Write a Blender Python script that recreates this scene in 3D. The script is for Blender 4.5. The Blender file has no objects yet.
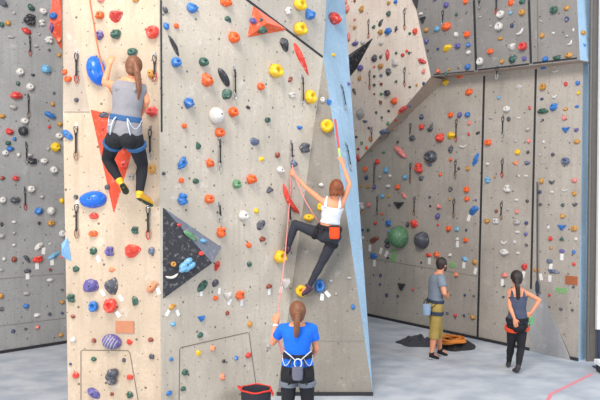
import bpy, bmesh, math, random
from mathutils import Vector, Matrix, noise
from mathutils.bvhtree import BVHTree

V = Vector
F = 700.0
HC = 3.0
TH = math.radians(1.5)
CAM = V((0, 0, HC))
FWD = V((0, math.cos(TH), -math.sin(TH)))
UPV = V((0, math.sin(TH), math.cos(TH)))
scene = bpy.context.scene
COL = scene.collection
R = random.Random(7)

# ------------------------------------------------------------------ helpers
def ray(px, py):
    return V(((px - 300) / F, 0, 0)) + UPV * ((200 - py) / F) + FWD
def at(px, py, Y):
    d = ray(px, py); return CAM + d * (Y / d.y)
def fl(px, py):
    d = ray(px, py); return CAM + d * (-HC / d.z)
def onplane(px, py, p, n):
    d = ray(px, py); return CAM + d * ((p - CAM).dot(n) / d.dot(n))
def lin(c):
    return tuple(((x / 255) / 12.92 if x / 255 <= 0.04045 else ((x / 255 + 0.055) / 1.055) ** 2.4) for x in c)

def link(name, me, mat=None, parent=None, mats=None):
    o = bpy.data.objects.new(name, me); COL.objects.link(o)
    if mats:
        for m in mats: me.materials.append(m)
    elif mat: me.materials.append(mat)
    if parent: o.parent = parent
    return o
def mesh_from_bm(bm, name, smooth=True):
    me = bpy.data.meshes.new(name); bm.to_mesh(me); bm.free()
    if smooth:
        for p in me.polygons: p.use_smooth = True
    return me
def pydata(name, vs, fs, smooth=False):
    me = bpy.data.meshes.new(name); me.from_pydata([tuple(v) for v in vs], [], fs); me.update()
    if smooth:
        for p in me.polygons: p.use_smooth = True
    return me
def tag(o, label=None, cat=None, group=None, kind=None):
    if label: o['label'] = label
    if cat: o['category'] = cat
    if group: o['group'] = group
    if kind: o['kind'] = kind
    return o
def empty(name, loc):
    o = bpy.data.objects.new(name, None); COL.objects.link(o); o.location = loc; o.empty_display_size = 0.1
    return o
def keep(o, parent):
    """parent o (built in world coordinates) under parent"""
    o.parent = parent
    o.matrix_parent_inverse = Matrix.Translation(-V(parent.location))
    return o

# ------------------------------------------------------------------ materials
def newmat(name):
    m = bpy.data.materials.new(name); m.use_nodes = True
    nt = m.node_tree; b = nt.nodes['Principled BSDF']
    return m, nt, b
def mat(name, rgb, rough=0.55, var=0.12, scale=14, bump=0.0, metal=0.0, spec=0.5, chalk=0.0, coat=0.0):
    m, nt, b = newmat(name)
    N, L = nt.nodes, nt.links
    tc = N.new('ShaderNodeTexCoord'); nz = N.new('ShaderNodeTexNoise')
    nz.inputs['Scale'].default_value = scale; nz.inputs['Detail'].default_value = 4
    L.new(tc.outputs['Object'], nz.inputs['Vector'])
    mx = N.new('ShaderNodeMix'); mx.data_type = 'RGBA'
    c = lin(rgb)
    mx.inputs['A'].default_value = tuple(x * (1 - var) for x in c) + (1,)
    mx.inputs['B'].default_value = tuple(min(1, x * (1 + var)) for x in c) + (1,)
    L.new(nz.outputs['Fac'], mx.inputs['Factor'])
    out = mx.outputs['Result']
    if chalk:
        n2 = N.new('ShaderNodeTexNoise'); n2.inputs['Scale'].default_value = 22; n2.inputs['Detail'].default_value = 3
        L.new(tc.outputs['Object'], n2.inputs['Vector'])
        mr = N.new('ShaderNodeMapRange'); mr.inputs['From Min'].default_value = 0.55; mr.inputs['From Max'].default_value = 0.75
        mr.inputs['To Max'].default_value = chalk
        L.new(n2.outputs['Fac'], mr.inputs['Value'])
        m2 = N.new('ShaderNodeMix'); m2.data_type = 'RGBA'
        L.new(mr.outputs['Result'], m2.inputs['Factor']); L.new(out, m2.inputs['A'])
        m2.inputs['B'].default_value = lin((225, 220, 215)) + (1,)
        out = m2.outputs['Result']
    L.new(out, b.inputs['Base Color'])
    b.inputs['Roughness'].default_value = rough; b.inputs['Metallic'].default_value = metal
    b.inputs['Specular IOR Level'].default_value = spec
    b.inputs['Coat Weight'].default_value = coat
    if bump:
        bp = N.new('ShaderNodeBump'); bp.inputs['Strength'].default_value = bump; bp.inputs['Distance'].default_value = 0.01
        L.new(nz.outputs['Fac'], bp.inputs['Height']); L.new(bp.outputs['Normal'], b.inputs['Normal'])
    return m

def wallmat(name, rgb, chalk=0.35, dots=0.8, rough=0.75, streak=0.14, mottle=0.15):
    m, nt, b = newmat(name)
    N, L = nt.nodes, nt.links
    uv = N.new('ShaderNodeUVMap'); uv.uv_map = 'UVMap'
    c = lin(rgb)
    def noi(scale, detail, sx=1, sy=1, rgh=0.55):
        mp = N.new('ShaderNodeMapping'); mp.inputs['Scale'].default_value = (sx, sy, 1)
        L.new(uv.outputs['UV'], mp.inputs['Vector'])
        n = N.new('ShaderNodeTexNoise'); n.inputs['Scale'].default_value = scale; n.inputs['Detail'].default_value = detail
        n.inputs['Roughness'].default_value = rgh
        L.new(mp.outputs['Vector'], n.inputs['Vector']); return n.outputs['Fac']
    def mix(a, bcol, fac):
        x = N.new('ShaderNodeMix'); x.data_type = 'RGBA'
        if isinstance(a, tuple): x.inputs['A'].default_value = a + (1,)
        else: L.new(a, x.inputs['A'])
        if isinstance(bcol, tuple): x.inputs['B'].default_value = bcol + (1,)
        else: L.new(bcol, x.inputs['B'])
        L.new(fac, x.inputs['Factor']); return x.outputs['Result']
    def rng(v, a, bb, lo=0., hi=1.):
        r = N.new('ShaderNodeMapRange'); r.inputs['From Min'].default_value = a; r.inputs['From Max'].default_value = bb
        r.inputs['To Min'].default_value = lo; r.inputs['To Max'].default_value = hi
        L.new(v, r.inputs['Value']); return r.outputs['Result']
    col = mix(tuple(x * (1 - mottle) for x in c), tuple(min(1, x * (1 + mottle)) for x in c), rng(noi(1.3, 6), 0.3, 0.7))
    col = mix(col, tuple(x * (1 - 2.2 * streak) for x in c), rng(noi(3, 4, 4, 0.35), 0.5, 0.8, 0, 0.6))
    col = mix(col, tuple(x * 0.8 for x in c), rng(noi(30, 6), 0.45, 0.7, 0, 0.6))
    col = mix(col, lin((228, 224, 220)), rng(noi(4.5, 5, 1, 1, 0.7), 0.58, 0.72, 0, chalk))
    for (sc, rr, st, off) in ((4.6, 0.030, dots, 0), (2.1, 0.026, dots, 3.3)):
        mp = N.new('ShaderNodeMapping'); mp.inputs['Location'].default_value = (off, off, 0)
        L.new(uv.outputs['UV'], mp.inputs['Vector'])
        vo = N.new('ShaderNodeTexVoronoi'); vo.voronoi_dimensions = '2D'; vo.inputs['Scale'].default_value = sc
        vo.inputs['Randomness'].default_value = 0.55
        L.new(mp.outputs['Vector'], vo.inputs['Vector'])
        col = mix(col, lin((70, 62, 56)), rng(vo.outputs['Distance'], rr * 1.5, rr, 0, st))
    L.new(col, b.inputs['Base Color'])
    b.inputs['Roughness'].default_value = rough
    b.inputs['Specular IOR Level'].default_value = 0.3
    bp = N.new('ShaderNodeBump'); bp.inputs['Strength'].default_value = 0.25; bp.inputs['Distance'].default_value = 0.006
    L.new(noi(40, 6), bp.inputs['Height']); L.new(bp.outputs['Normal'], b.inputs['Normal'])
    return m

M_TL = wallmat('beige_board', (196, 177, 155))
M_TC = wallmat('stone_board', (198, 187, 172), chalk=0.5)
M_TU = wallmat('stone_board_upper', (188, 180, 169))
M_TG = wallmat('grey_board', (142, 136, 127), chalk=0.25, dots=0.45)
M_TB = wallmat('pale_blue_board', (160, 188, 210), chalk=0.5, dots=0.2)
M_LW = wallmat('grey_render', (158, 158, 158), chalk=0.2)
M_BF = wallmat('pale_pink_board', (252, 230, 216), chalk=0.3)
M_RU = wallmat('warm_grey_render', (140, 136, 133), chalk=0.2)
M_RL = wallmat('light_grey_render', (174, 166, 157), chalk=0.25)
M_LF = wallmat('pale_grey_board', (166, 166, 169), chalk=0.3, dots=0.3)
M_SO = mat('brown_grey_soffit', (176, 156, 140), 0.8)
M_DK = mat('black_joint', (42, 42, 46), 0.6)
M_LINE = mat('panel_joint', (120, 108, 98), 0.8)
M_FAINT = mat('faint_joint', (132, 126, 120), 0.8)
M_METAL = mat('brushed_steel', (170, 172, 175), 0.35, metal=0.9)
M_POST = mat('grey_post', (108, 104, 100), 0.7)
M_WHITE = mat('white_frame', (235, 238, 240), 0.5)

PAL = {
 'R': ('red', (204, 62, 58)), 'O': ('orange', (236, 96, 34)), 'Y': ('yellow', (240, 190, 20)), 'B': ('blue', (44, 112, 186)),
 'N': ('navy', (54, 66, 106)), 'K': ('black', (46, 47, 54)), 'D': ('dark grey', (76, 78, 88)), 'W': ('white', (208, 204, 200)),
 'G': ('green', (92, 140, 100)), 'E': ('dark green', (50, 90, 78)), 'P': ('purple', (94, 86, 150)), 'I': ('pink', (222, 130, 124)),
 'T': ('ochre', (190, 136, 58)), 'L': ('pale blue', (108, 168, 206)), 'S': ('slate blue', (92, 102, 128)), 'H': ('brown', (138, 66, 48)),
 'A': ('pale orange', (230, 140, 100)), 'C': ('bright red', (226, 66, 50)), 'Z': ('light grey', (170, 167, 164)),
}
MATS = {k: mat('hold_' + v[0].replace(' ', '_'), v[1], 0.42, 0.22, 30, 0.25, chalk=0.45 if k not in 'KW' else 0.18) for k, v in PAL.items()}
M_EGG = mat('glossy_blue_resin', (24, 104, 214), 0.25, 0.08, 10, 0.0, chalk=0.12)
M_BOLT = mat('dark_bolt', (50, 46, 44), 0.45, metal=0.5)

def tube(bm, P, r, n=8, closed=False):
    rad = r if callable(r) else (lambda t: r)
    rings = []; N_ = len(P); prev = None
    for i, p in enumerate(P):
        if closed: d = (P[(i + 1) % N_] - P[i - 1]).normalized()
        else: d = (P[min(i + 1, N_ - 1)] - P[max(i - 1, 0)]).normalized()
        if prev is None: x = d.orthogonal().normalized()
        else:
            x = prev - d * prev.dot(d)
            x = x.normalized() if x.length > 1e-6 else d.orthogonal().normalized()
        prev = x; y = d.cross(x); rr = rad(i / max(1, N_ - 1))
        rings.append([bm.verts.new(p + (x * math.cos(2 * math.pi * j / n) + y * math.sin(2 * math.pi * j / n)) * rr) for j in range(n)])
    for i in range(N_ if closed else N_ - 1):
        A_, B_ = rings[i], rings[(i + 1) % N_]
        for j in range(n): bm.faces.new((A_[j], A_[(j + 1) % n], B_[(j + 1) % n], B_[j]))
    if not closed: bm.faces.new(rings[0][::-1]); bm.faces.new(rings[-1])
# ------------------------------------------------------------------ surfaces
SURF = []      # (key, bvh, verts)
def setuv(me):
    uvl = me.uv_layers.new(name='UVMap')
    for p in me.polygons:
        n = p.normal; up = V((0, 0, 1)) if abs(n.z) < 0.9 else V((0, 1, 0))
        r = up.cross(n).normalized(); u = n.cross(r).normalized()
        for li in p.loop_indices:
            co = me.vertices[me.loops[li].vertex_index].co
            uvl.data[li].uv = (co.dot(r), co.dot(u))
def reg(key, pts):
    pts = [V(p) for p in pts]
    fs = [(0, i, i + 1) for i in range(1, len(pts) - 1)]
    SURF.append((key, BVHTree.FromPolygons(pts, fs)))
def cast(px, py):
    d = ray(px, py).normalized(); best = None
    for key, b in SURF:
        loc, n, i, dist = b.ray_cast(CAM, d)
        if loc is not None and (best is None or dist < best[3]):
            if n.dot(d) > 0: n = -n
            best = (loc, n.normalized(), key, dist)
    return best
def polymesh(name, polys, mats, kind='structure'):
    """polys: list of (points, material index)"""
    vs, fs, mi = [], [], []
    for pts, k in polys:
        b = len(vs); vs += [V(p) for p in pts]; fs.append(tuple(range(b, b + len(pts)))); mi.append(k)
    me = bpy.data.meshes.new(name); me.from_pydata([tuple(v) for v in vs], [], fs)
    for p, k in zip(me.polygons, mi): p.material_index = k
    me.update()
    bm = bmesh.new(); bm.from_mesh(me); bmesh.ops.remove_doubles(bm, verts=bm.verts, dist=1e-4)
    bmesh.ops.recalc_face_normals(bm, faces=bm.faces); bm.to_mesh(me); bm.free()
    setuv(me)
    o = link(name, me, mats=mats)
    if kind: o['kind'] = kind
    return o

# --- tower
ZT = 7.4
a = fl(68.6, 429); b = fl(161, 432.5); c = fl(277, 395.5); C = fl(373, 395.5)
nL = (b - a).cross(V((0, 0, 1))).normalized(); nC = (c - b).cross(V((0, 0, 1))).normalized()
aT = onplane(61, 0, a, nL); aT = a + (aT - a) * (ZT / aT.z)
bT = V((b.x, b.y, ZT))
A = onplane(323.5, 58, b, nC); D0 = onplane(247, 0, b, nC)
D = A + (D0 - A) * ((A.x - b.x) / (A.x - D0.x)); D = V((b.x, b.y, D.z))
T1 = V((A.x, A.y, ZT)) + V((nC.x, nC.y, 0)) * (0.16 if nC.y < 0 else -0.16)
T2a = at(344.5, 0, 11.5); T2 = C + (T2a - C) * (ZT / T2a.z)
k1, k1T = V((0.1, 12.0, 0)), V((0.1, 12.4, ZT)); k0, k0T = V((a.x + 0.2, 12.0, 0)), V((a.x + 0.2, 12.4, ZT))
s112 = onplane(63, 112, a, nL); e112 = onplane(90, 112, a, nL); f0 = onplane(69, 0, a, nL)
fT = aT + (b - a).normalized() * 0.03
tuck = V((0, 0.10, 0))
tower = polymesh('wall_tower', [
    ([a, b, bT, fT, f0, e112, s112], 0), ([s112, e112, f0, aT + tuck], 4), ([f0, fT, aT + tuck], 4), ([s112, aT + tuck, aT], 4),
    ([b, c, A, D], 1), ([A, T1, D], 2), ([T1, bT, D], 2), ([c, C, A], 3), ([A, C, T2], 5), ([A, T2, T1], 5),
    ([C, k1, k1T, T2], 3), ([k1, k0, k0T, k1T], 3), ([k0, a, s112, aT, k0T], 3),
    ([aT + tuck, fT, bT, T1, T2, k1T, k0T], 3), ([aT, aT + tuck, k0T], 3), ([a, b, c, C, k1, k0], 3)],
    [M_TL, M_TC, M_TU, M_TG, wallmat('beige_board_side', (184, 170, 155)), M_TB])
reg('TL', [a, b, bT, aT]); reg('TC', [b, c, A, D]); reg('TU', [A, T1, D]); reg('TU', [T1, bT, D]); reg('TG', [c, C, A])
reg('TB', [A, C, T2]); reg('TB', [A, T2, T1])

# --- left rear wall
p0, p1 = fl(0, 353.5), fl(67, 343)
dl = (p1 - p0).normalized(); nl = V((dl.y, -dl.x, 0))
q0, q1 = fl(367, 315.5), fl(583, 362)
dr = (q1 - q0).normalized(); nr = V((dr.y, -dr.x, 0))
# corner
den = dl.x * dr.y - dl.y * dr.x
tt = ((q0.x - p0.x) * dr.y - (q0.y - p0.y) * dr.x) / den
KC = p0 + dl * tt
up = V((0, 0, 1))
PL = p0 - dl * 4.0
def slab(name, pts, n, th, m, endm=None):
    back = [p - n * th for p in pts]; k = len(pts)
    polys = [(pts, 0), (back[::-1], 0)] + [([pts[i], pts[(i + 1) % k], back[(i + 1) % k], back[i]], 1 if endm and i == 1 else 0) for i in range(k)]
    return polymesh(name, polys, [m] + ([endm] if endm else []))
ZW = 9.0
slab('wall_left', [PL, KC, KC + up * ZW, PL + up * ZW], nl, 0.2, M_LW)
reg('LW', [PL, KC, KC + up * ZW, PL + up * ZW])

# --- right rear wall: lower plane leans back, upper band stands proud
nr3 = (nr + V((0, 0, -0.03))).normalized()
E = fl(578.5, 361)
lean = -nr * 0.13 / 5.0
def LP(p, z): return V((p.x, p.y, 0)) + lean * z + up * z
E5 = onplane(583, 75, E, dr.cross(lean + up).normalized())
lown = dr.cross(lean + up).normalized()
Etop = E + (E5 - E) * (5.4 / E5.z)
slab('wall_right', [KC, E, Etop, LP(KC, 5.4)], lown if lown.y < 0 else -lown, 0.24, M_RL, M_TB)
reg('RL', [KC, E, Etop, LP(KC, 5.4)])
ub = q0 + nr * 0.17
upn = nr
Rp = onplane(431, 76, ub, upn); S476 = onplane(476, 73, ub, upn)
ZS = S476.z
print('soffit z', Rp.z, ZS, onplane(583, 60, ub, upn).z)
Rp = onplane(431, 76.5, ub, upn)
Tp = onplane(414, 0, ub, upn); Tp = Rp + (Tp - Rp) * ((ZW - ZS) / (Tp.z - ZS))
UE = onplane(580, 60, ub, upn)
UET = onplane(577, 0, ub, upn); UET = UE + (UET - UE) * ((ZW - ZS) / (UET.z - ZS))
bk = -nr * 0.45
polymesh('wall_right_upper', [
    ([Rp, UE, UET, Tp], 0), ([Rp, Rp + bk, UE + bk, UE], 1), ([UE, UE + bk, UET + bk, UET], 2),
    ([Rp + bk, Tp + bk, UET + bk, UE + bk], 0), ([Tp, UET, UET + bk, Tp + bk], 0), ([Rp, Tp, Tp + bk, Rp + bk], 0)], [M_RU, M_SO, M_TB])
reg('TS', [UE, UE + bk, UET + bk, UET])
reg('RU', [Rp, UE, UET, Tp]); reg('SO', [Rp, Rp + bk, UE + bk, UE])
# pale overhanging facet
Lp = onplane(352, 168, E, lown)
fn = (Tp - Rp).cross(Lp - Rp).normalized()
if fn.y > 0: fn = -fn
G1 = onplane(300, 218, Rp, fn); G2 = onplane(270, 0, Rp, fn); G2 = G2 + up * 2
G2 = onplane(270, -120, Rp, fn)
R2 = onplane(446, 80, E, lown)
Lb = Lp - fn * 0.05
polymesh('wall_right_overhang', [
    ([Rp, Tp, G2, Lp], 0), ([Rp, Lp, R2], 1),
    ([Rp - fn * 0.3, Tp - fn * 0.3, G2 - fn * 0.3, Lp - fn * 0.3], 0), ([Tp, G2, G2 - fn * 0.3, Tp - fn * 0.3], 0),
    ([G2, Lp, Lp - fn * 0.3, G2 - fn * 0.3], 0)], [M_BF, M_SO])
reg('BF', [Rp, Tp, G2, Lp]); reg('SO', [Rp, Lp, R2])
# pale facet near the floor
w1 = cast(541, 290)[0]; w2 = fl(571, 359.6); w3 = fl(531, 350.5)
w0 = cast(532, 290)[0]
o_ = nr * 0.05
polymesh('wall_right_kick_panel', [([w0, w1, w2 + o_, w3 + o_], 0), ([w1, w2, w2 + o_], 0), ([w0, w3 + o_, w3], 0), ([w3, w3 + o_, w2 + o_, w2], 0), ([w0, w1, w2, w3], 0)], [M_LF])
# blue end strip, post, window
be = onplane(574, 200, E, dr); bs = fl(575, 360.2) - nr * 0.22; bs2 = bs + V((0.30, -0.02, 0))
bb0 = at(573, 200, 11.95); bb0.z = 0
sA = V((at(577.5, 300, 11.9).x, 11.9, 0)); sB = V((at(585.5, 300, 11.72).x, 11.72, 0))
sAt = V((at(574, 0, 11.9).x, 11.9, ZW)); sBt = V((at(594, -60, 11.72).x, 11.72, ZW))

def box(bm, lo, hi):
    r = bmesh.ops.create_cube(bm, size=1)
    lo, hi = V(lo), V(hi)
    for v in r['verts']:
        v.co = V(((lo.x + hi.x) / 2 + v.co.x * (hi.x - lo.x), (lo.y + hi.y) / 2 + v.co.y * (hi.y - lo.y), (lo.z + hi.z) / 2 + v.co.z * (hi.z - lo.z)))
def boxobj(name, boxes, m, parent=None, kind=None, bev=0.0):
    bm = bmesh.new()
    for lo, hi in boxes: box(bm, lo, hi)
    if bev: bmesh.ops.bevel(bm, geom=bm.edges[:], offset=bev, segments=2, affect='EDGES')
    o = link(name, mesh_from_bm(bm, name, False), m, parent)
    if kind: o['kind'] = kind
    return o
xa = at(587.5, 340, 11.6).x; xb = at(598.0, 340, 11.6).x
boxobj('trim_2', [((xa, 11.6, 0), (xa + 0.03, 11.66, ZW)), ((xa + 0.04, 11.62, 0), (xb - 0.03, 11.67, ZW)), ((xb - 0.022, 11.58, 0), (xb + .01, 11.66, ZW))], M_POST, kind='structure')
xc = at(599, 340, 11.5).x
boxobj('window_1', [((xc - .03, 11.5, 0.55), (xc + .02, 11.58, ZW)), ((xc - .03, 11.5, 0), (xc + 3.5, 11.58, 0.05)), ((xc + 1.1, 11.5, 0), (xc + 1.18, 11.58, ZW)), ((xc + 2.3, 11.5, 0), (xc + 2.38, 11.58, ZW)),
     ], M_WHITE, kind='structure')
mg, ntg, bg = newmat('window_glass'); bg.inputs['Transmission Weight'].default_value = 1; bg.inputs['Roughness'].default_value = 0.02; bg.inputs['IOR'].default_value = 1.45
g = boxobj('window_2', [((xc, 11.53, .05), (xc + 3.5, 11.545, ZW))], mg, kind='structure')
bn = empty('bench', at(600, 374, 11.0) * 1.0); bn.location.z = 0
bx_ = at(597.5, 370, 10.9).x
bn.location = (bx_ + 0.5, 10.9, 0)
tag(bn, 'low white bench with dark legs at the right edge beside the window', 'bench')
keep(boxobj('seat', [((bx_, 10.75, 0.12), (bx_ + 1.2, 11.05, 0.19))], M_WHITE, bev=0.01), bn)
for lx in (bx_ + .03, bx_ + 1.1): keep(boxobj('leg', [((lx, 10.78, 0), (lx + .05, 11.02, 0.12))], M_DK), bn)
vp = at(597.6, 350, 11.2)
vo = boxobj('barrier_post', [((vp.x, 11.18, 0.0), (vp.x + .035, 11.22, 0.62)), ((vp.x - .05, 11.12, 0), (vp.x + .09, 11.28, 0.02))], mat('dark_blue_metal', (40, 52, 80), .4))
tag(vo, 'short dark blue post standing by the window at the right edge', 'post')

# --- floor
mf, nt, bf = newmat('floor_matting'); N, L_ = nt.nodes, nt.links
geo = N.new('ShaderNodeNewGeometry')
def fn_noise(sc, det, s=(1, 1, 1)):
    mp = N.new('ShaderNodeMapping'); mp.inputs['Scale'].default_value = s; L_.new(geo.outputs['Position'], mp.inputs['Vector'])
    n = N.new('ShaderNodeTexNoise'); n.inputs['Scale'].default_value = sc; n.inputs['Detail'].default_value = det
    L_.new(mp.outputs['Vector'], n.inputs['Vector']); return n.outputs['Fac']
cr = N.new('ShaderNodeValToRGB'); L_.new(fn_noise(2.2, 9, (1, 1.3, 1)), cr.inputs['Fac'])
cr.color_ramp.elements[0].position = 0.34; cr.color_ramp.elements[0].color = lin((164, 172, 184)) + (1,)
cr.color_ramp.elements[1].position = 0.62; cr.color_ramp.elements[1].color = lin((196, 200, 207)) + (1,)
L_.new(cr.outputs['Color'], bf.inputs['Base Color'])
rr_ = N.new('ShaderNodeMapRange'); rr_.inputs['To Min'].default_value = 0.25; rr_.inputs['To Max'].default_value = 0.6
L_.new(fn_noise(3, 5), rr_.inputs['Value']); L_.new(rr_.outputs['Result'], bf.inputs['Roughness'])
me = pydata('floor', [(-16, -2, 0), (16, -2, 0), (16, 22, 0), (-16, 22, 0), (-16, -2, -.1), (16, -2, -.1), (16, 22, -.1), (-16, 22, -.1)], [(0, 1, 2, 3), (7, 6, 5, 4), (0, 4, 5, 1), (1, 5, 6, 2), (2, 6, 7, 3), (3, 7, 4, 0)])
link('floor', me, mf)['kind'] = 'structure'

# --- lines drawn on surfaces (joints), skirting
def strip(pts, w, m, name=None, off=0.003, kind='structure', th=0.004):
    """thin raised strip following pixel points on the walls"""
    H = [h_ for h_ in (cast(*p) for p in pts) if h_]
    vs, fs = [], []
    for i, h in enumerate(H):
        d = (H[min(i + 1, len(H) - 1)][0] - H[max(i - 1, 0)][0]).normalized()
        n = H[i][1]
        s = d.cross(n).normalized() * (w / 2)
        for q in (h[0] - s - n * .004, h[0] + s - n * .004, h[0] + s + n * th, h[0] - s + n * th): vs.append(q)
    for i in range(len(H) - 1):
        x = i * 4
        for j in range(4): fs.append((x + j, x + (j + 1) % 4, x + 4 + (j + 1) % 4, x + 4 + j))
    fs += [(3, 2, 1, 0), tuple(len(vs) - 4 + j for j in range(4))]
    o = link(name, pydata(name, vs, fs), m)
    if kind: o['kind'] = kind
    return o
TR = 3
def joint(pts, w=0.012, m=M_LINE):
    global TR
    strip(pts, w, m, 'trim_%d' % TR); TR += 1
def seg(x0, y0, x1, y1, n=8): return [(x0 + (x1 - x0) * i / n, y0 + (y1 - y0) * i / n) for i in range(n + 1)]
joint(seg(246, -1, 322.5, 57), 0.035, M_DK)
joint(seg(160.9, 0, 161.6, 132, 2), 0.024, M_DK)
joint([(81, 405), (81, 351), (83, 350), (128, 350.6), (130, 353), (139, 405)], 0.010)
joint([(179, 405), (179.5, 349), (181, 347.5), (247, 332.5), (249, 334), (257.5, 397)], 0.010)
joint(seg(64.5, 112, 90, 112, 2), 0.008, M_FAINT)
joint(seg(290, 341, 364, 341, 2), 0.008, M_FAINT)
joint(seg(0, 279, 64, 273.5, 3), 0.012, M_FAINT); joint(seg(0, 326, 66, 318, 3), 0.012, M_FAINT)
joint(seg(368, 258, 481, 277, 3), 0.012, M_FAINT)
joint(seg(474, 0, 476.2, 70.3, 3), 0.05, M_DK); joint(seg(529, 0, 531, 63.6, 3), 0.045, M_DK); joint(seg(537.5, 0, 538, 62, 3), 0.02, M_LINE)
joint(seg(484.3, 76, 477.6, 337.6, 6), 0.045, M_DK); joint(seg(536, 69, 531, 289, 4), 0.04, M_DK)
joint(seg(540, 292, 569.5, 355.5, 3), 0.03, M_LINE)
joint(seg(434, 74.6, 474, 71, 2), 0.02, M_DK)
joint(seg(478, 70, 529, 64, 2), 0.03, M_DK); joint(seg(533, 63.2, 577, 58.2, 2), 0.03, M_DK)
# skirting boards
def skirt(name, A_, B_, n, h=0.09, t=0.03):
    P = [A_, B_, B_ + n * t, A_ + n * t]; Q = [p + up * h for p in P]
    link(name, pydata(name, P + Q, [(0, 1, 2, 3), (7, 6, 5, 4), (0, 4, 5, 1), (1, 5, 6, 2), (2, 6, 7, 3), (3, 7, 4, 0)]), M_DK)['kind'] = 'structure'
skirt('baseboard_left', PL, KC, nl, 0.05); skirt('baseboard_right', KC, E, nr, 0.05)
skirt('baseboard_tower', c, C, V((0, -1, 0)), 0.05, 0.02)

# ------------------------------------------------------------------ volumes
def volume(name, base, apexes, faces, m, label, key, cat='volume', group=None, m2=None):
    """base: pixel points on a wall; apexes: (px,py,height)"""
    pts = []; ns = []
    for p in base:
        h = cast(*p); pts.append(h[0]); ns.append(h[1])
    n = ns[0]; p00 = pts[0]
    pts = [onplane(p[0], p[1], p00, n) for p in base]
    for (x, y, hh) in apexes: pts.append(onplane(x, y, p00, n) + n * hh)
    nb = len(base)
    root_loc = sum(pts[:nb], V()) / nb
    vs = [p - root_loc - (n * 0.004 if i < nb else V()) for i, p in enumerate(pts)]
    fs = [tuple(reversed(range(nb)))] + faces
    me = pydata(name, vs, fs)
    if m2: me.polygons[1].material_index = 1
    bm = bmesh.new(); bm.from_mesh(me)
    bmesh.ops.recalc_face_normals(bm, faces=bm.faces)
    bmesh.ops.bevel(bm, geom=[e for e in bm.edges], offset=0.006, segments=1, affect='EDGES')
    bm.to_mesh(me); bm.free()
    o = link(name, me, mats=[m] + ([m2] if m2 else [])); o.location = root_loc
    tag(o, label, cat, group)
    for f in faces: reg(key, [pts[i] for i in f])
    return o
M_VR = mat('red_orange_paint', (212, 74, 42), 0.5, 0.1, 8, chalk=0.25)
M_VK = mat('black_grip_paint', (44, 44, 50), 0.55, 0.35, 40, 0.2, chalk=0.25)
M_VP = mat('orange_pink_paint', (224, 92, 52), 0.4, 0.1, 8, chalk=0.3)
M_VB = mat('pale_blue_paint', (130, 180, 225), 0.5, chalk=.2)
volume('wall_volume', [(90, 109), (142, 122), (114, 217)], [(108, 122, 0.13)], [(0, 3, 1), (1, 3, 2), (2, 3, 0)], M_VR,
       'large red-orange triangular volume behind the left climber\'s legs', 'VR', group=None)
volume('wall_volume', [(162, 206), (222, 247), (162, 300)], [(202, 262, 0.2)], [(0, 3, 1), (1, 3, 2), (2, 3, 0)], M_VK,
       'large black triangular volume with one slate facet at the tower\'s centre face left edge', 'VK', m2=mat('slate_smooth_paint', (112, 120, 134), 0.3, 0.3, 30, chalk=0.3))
volume('wall_volume', [(253, 5), (288.5, 30), (246.5, 38)], [(262, 24, 0.10)], [(0, 3, 1), (1, 3, 2), (2, 3, 0)], M_VP,
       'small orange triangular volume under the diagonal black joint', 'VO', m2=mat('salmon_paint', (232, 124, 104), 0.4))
volume('wall_volume', [(55, -30), (70, -20), (70, 56), (61, 50), (48, 28)], [(60, 20, 0.12)], [(0, 5, 1), (1, 5, 2), (2, 5, 3), (3, 5, 4), (4, 5, 0)], M_VR,
       'tall red volume on the left rear wall beside the tower edge', 'VL')
volume('wall_volume', [(374, 37), (356, 70), (346, 82), (344, 58)], [(352, 60, 0.12)], [(0, 4, 1), (1, 4, 2), (2, 4, 3), (3, 4, 0)], M_VK,
       'black pointed volume behind the tower\'s blue edge', 'VB')
volume('wall_volume', [(68, 236), (61, 244), (61.5, 257), (72, 262)], [(66, 248, 0.1)], [(0, 4, 1), (1, 4, 2), (2, 4, 3), (3, 4, 0)], M_VB,
       'pale blue volume on the left rear wall half hidden by the tower', 'VS')
volume('wall_volume', [(410, -6), (419, -4), (417, 11)], [(415, 2, .07)], [(0, 3, 1), (1, 3, 2), (2, 3, 0)], M_VK,
       'small black volume at the top right corner of the pale overhang', 'VT')

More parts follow.
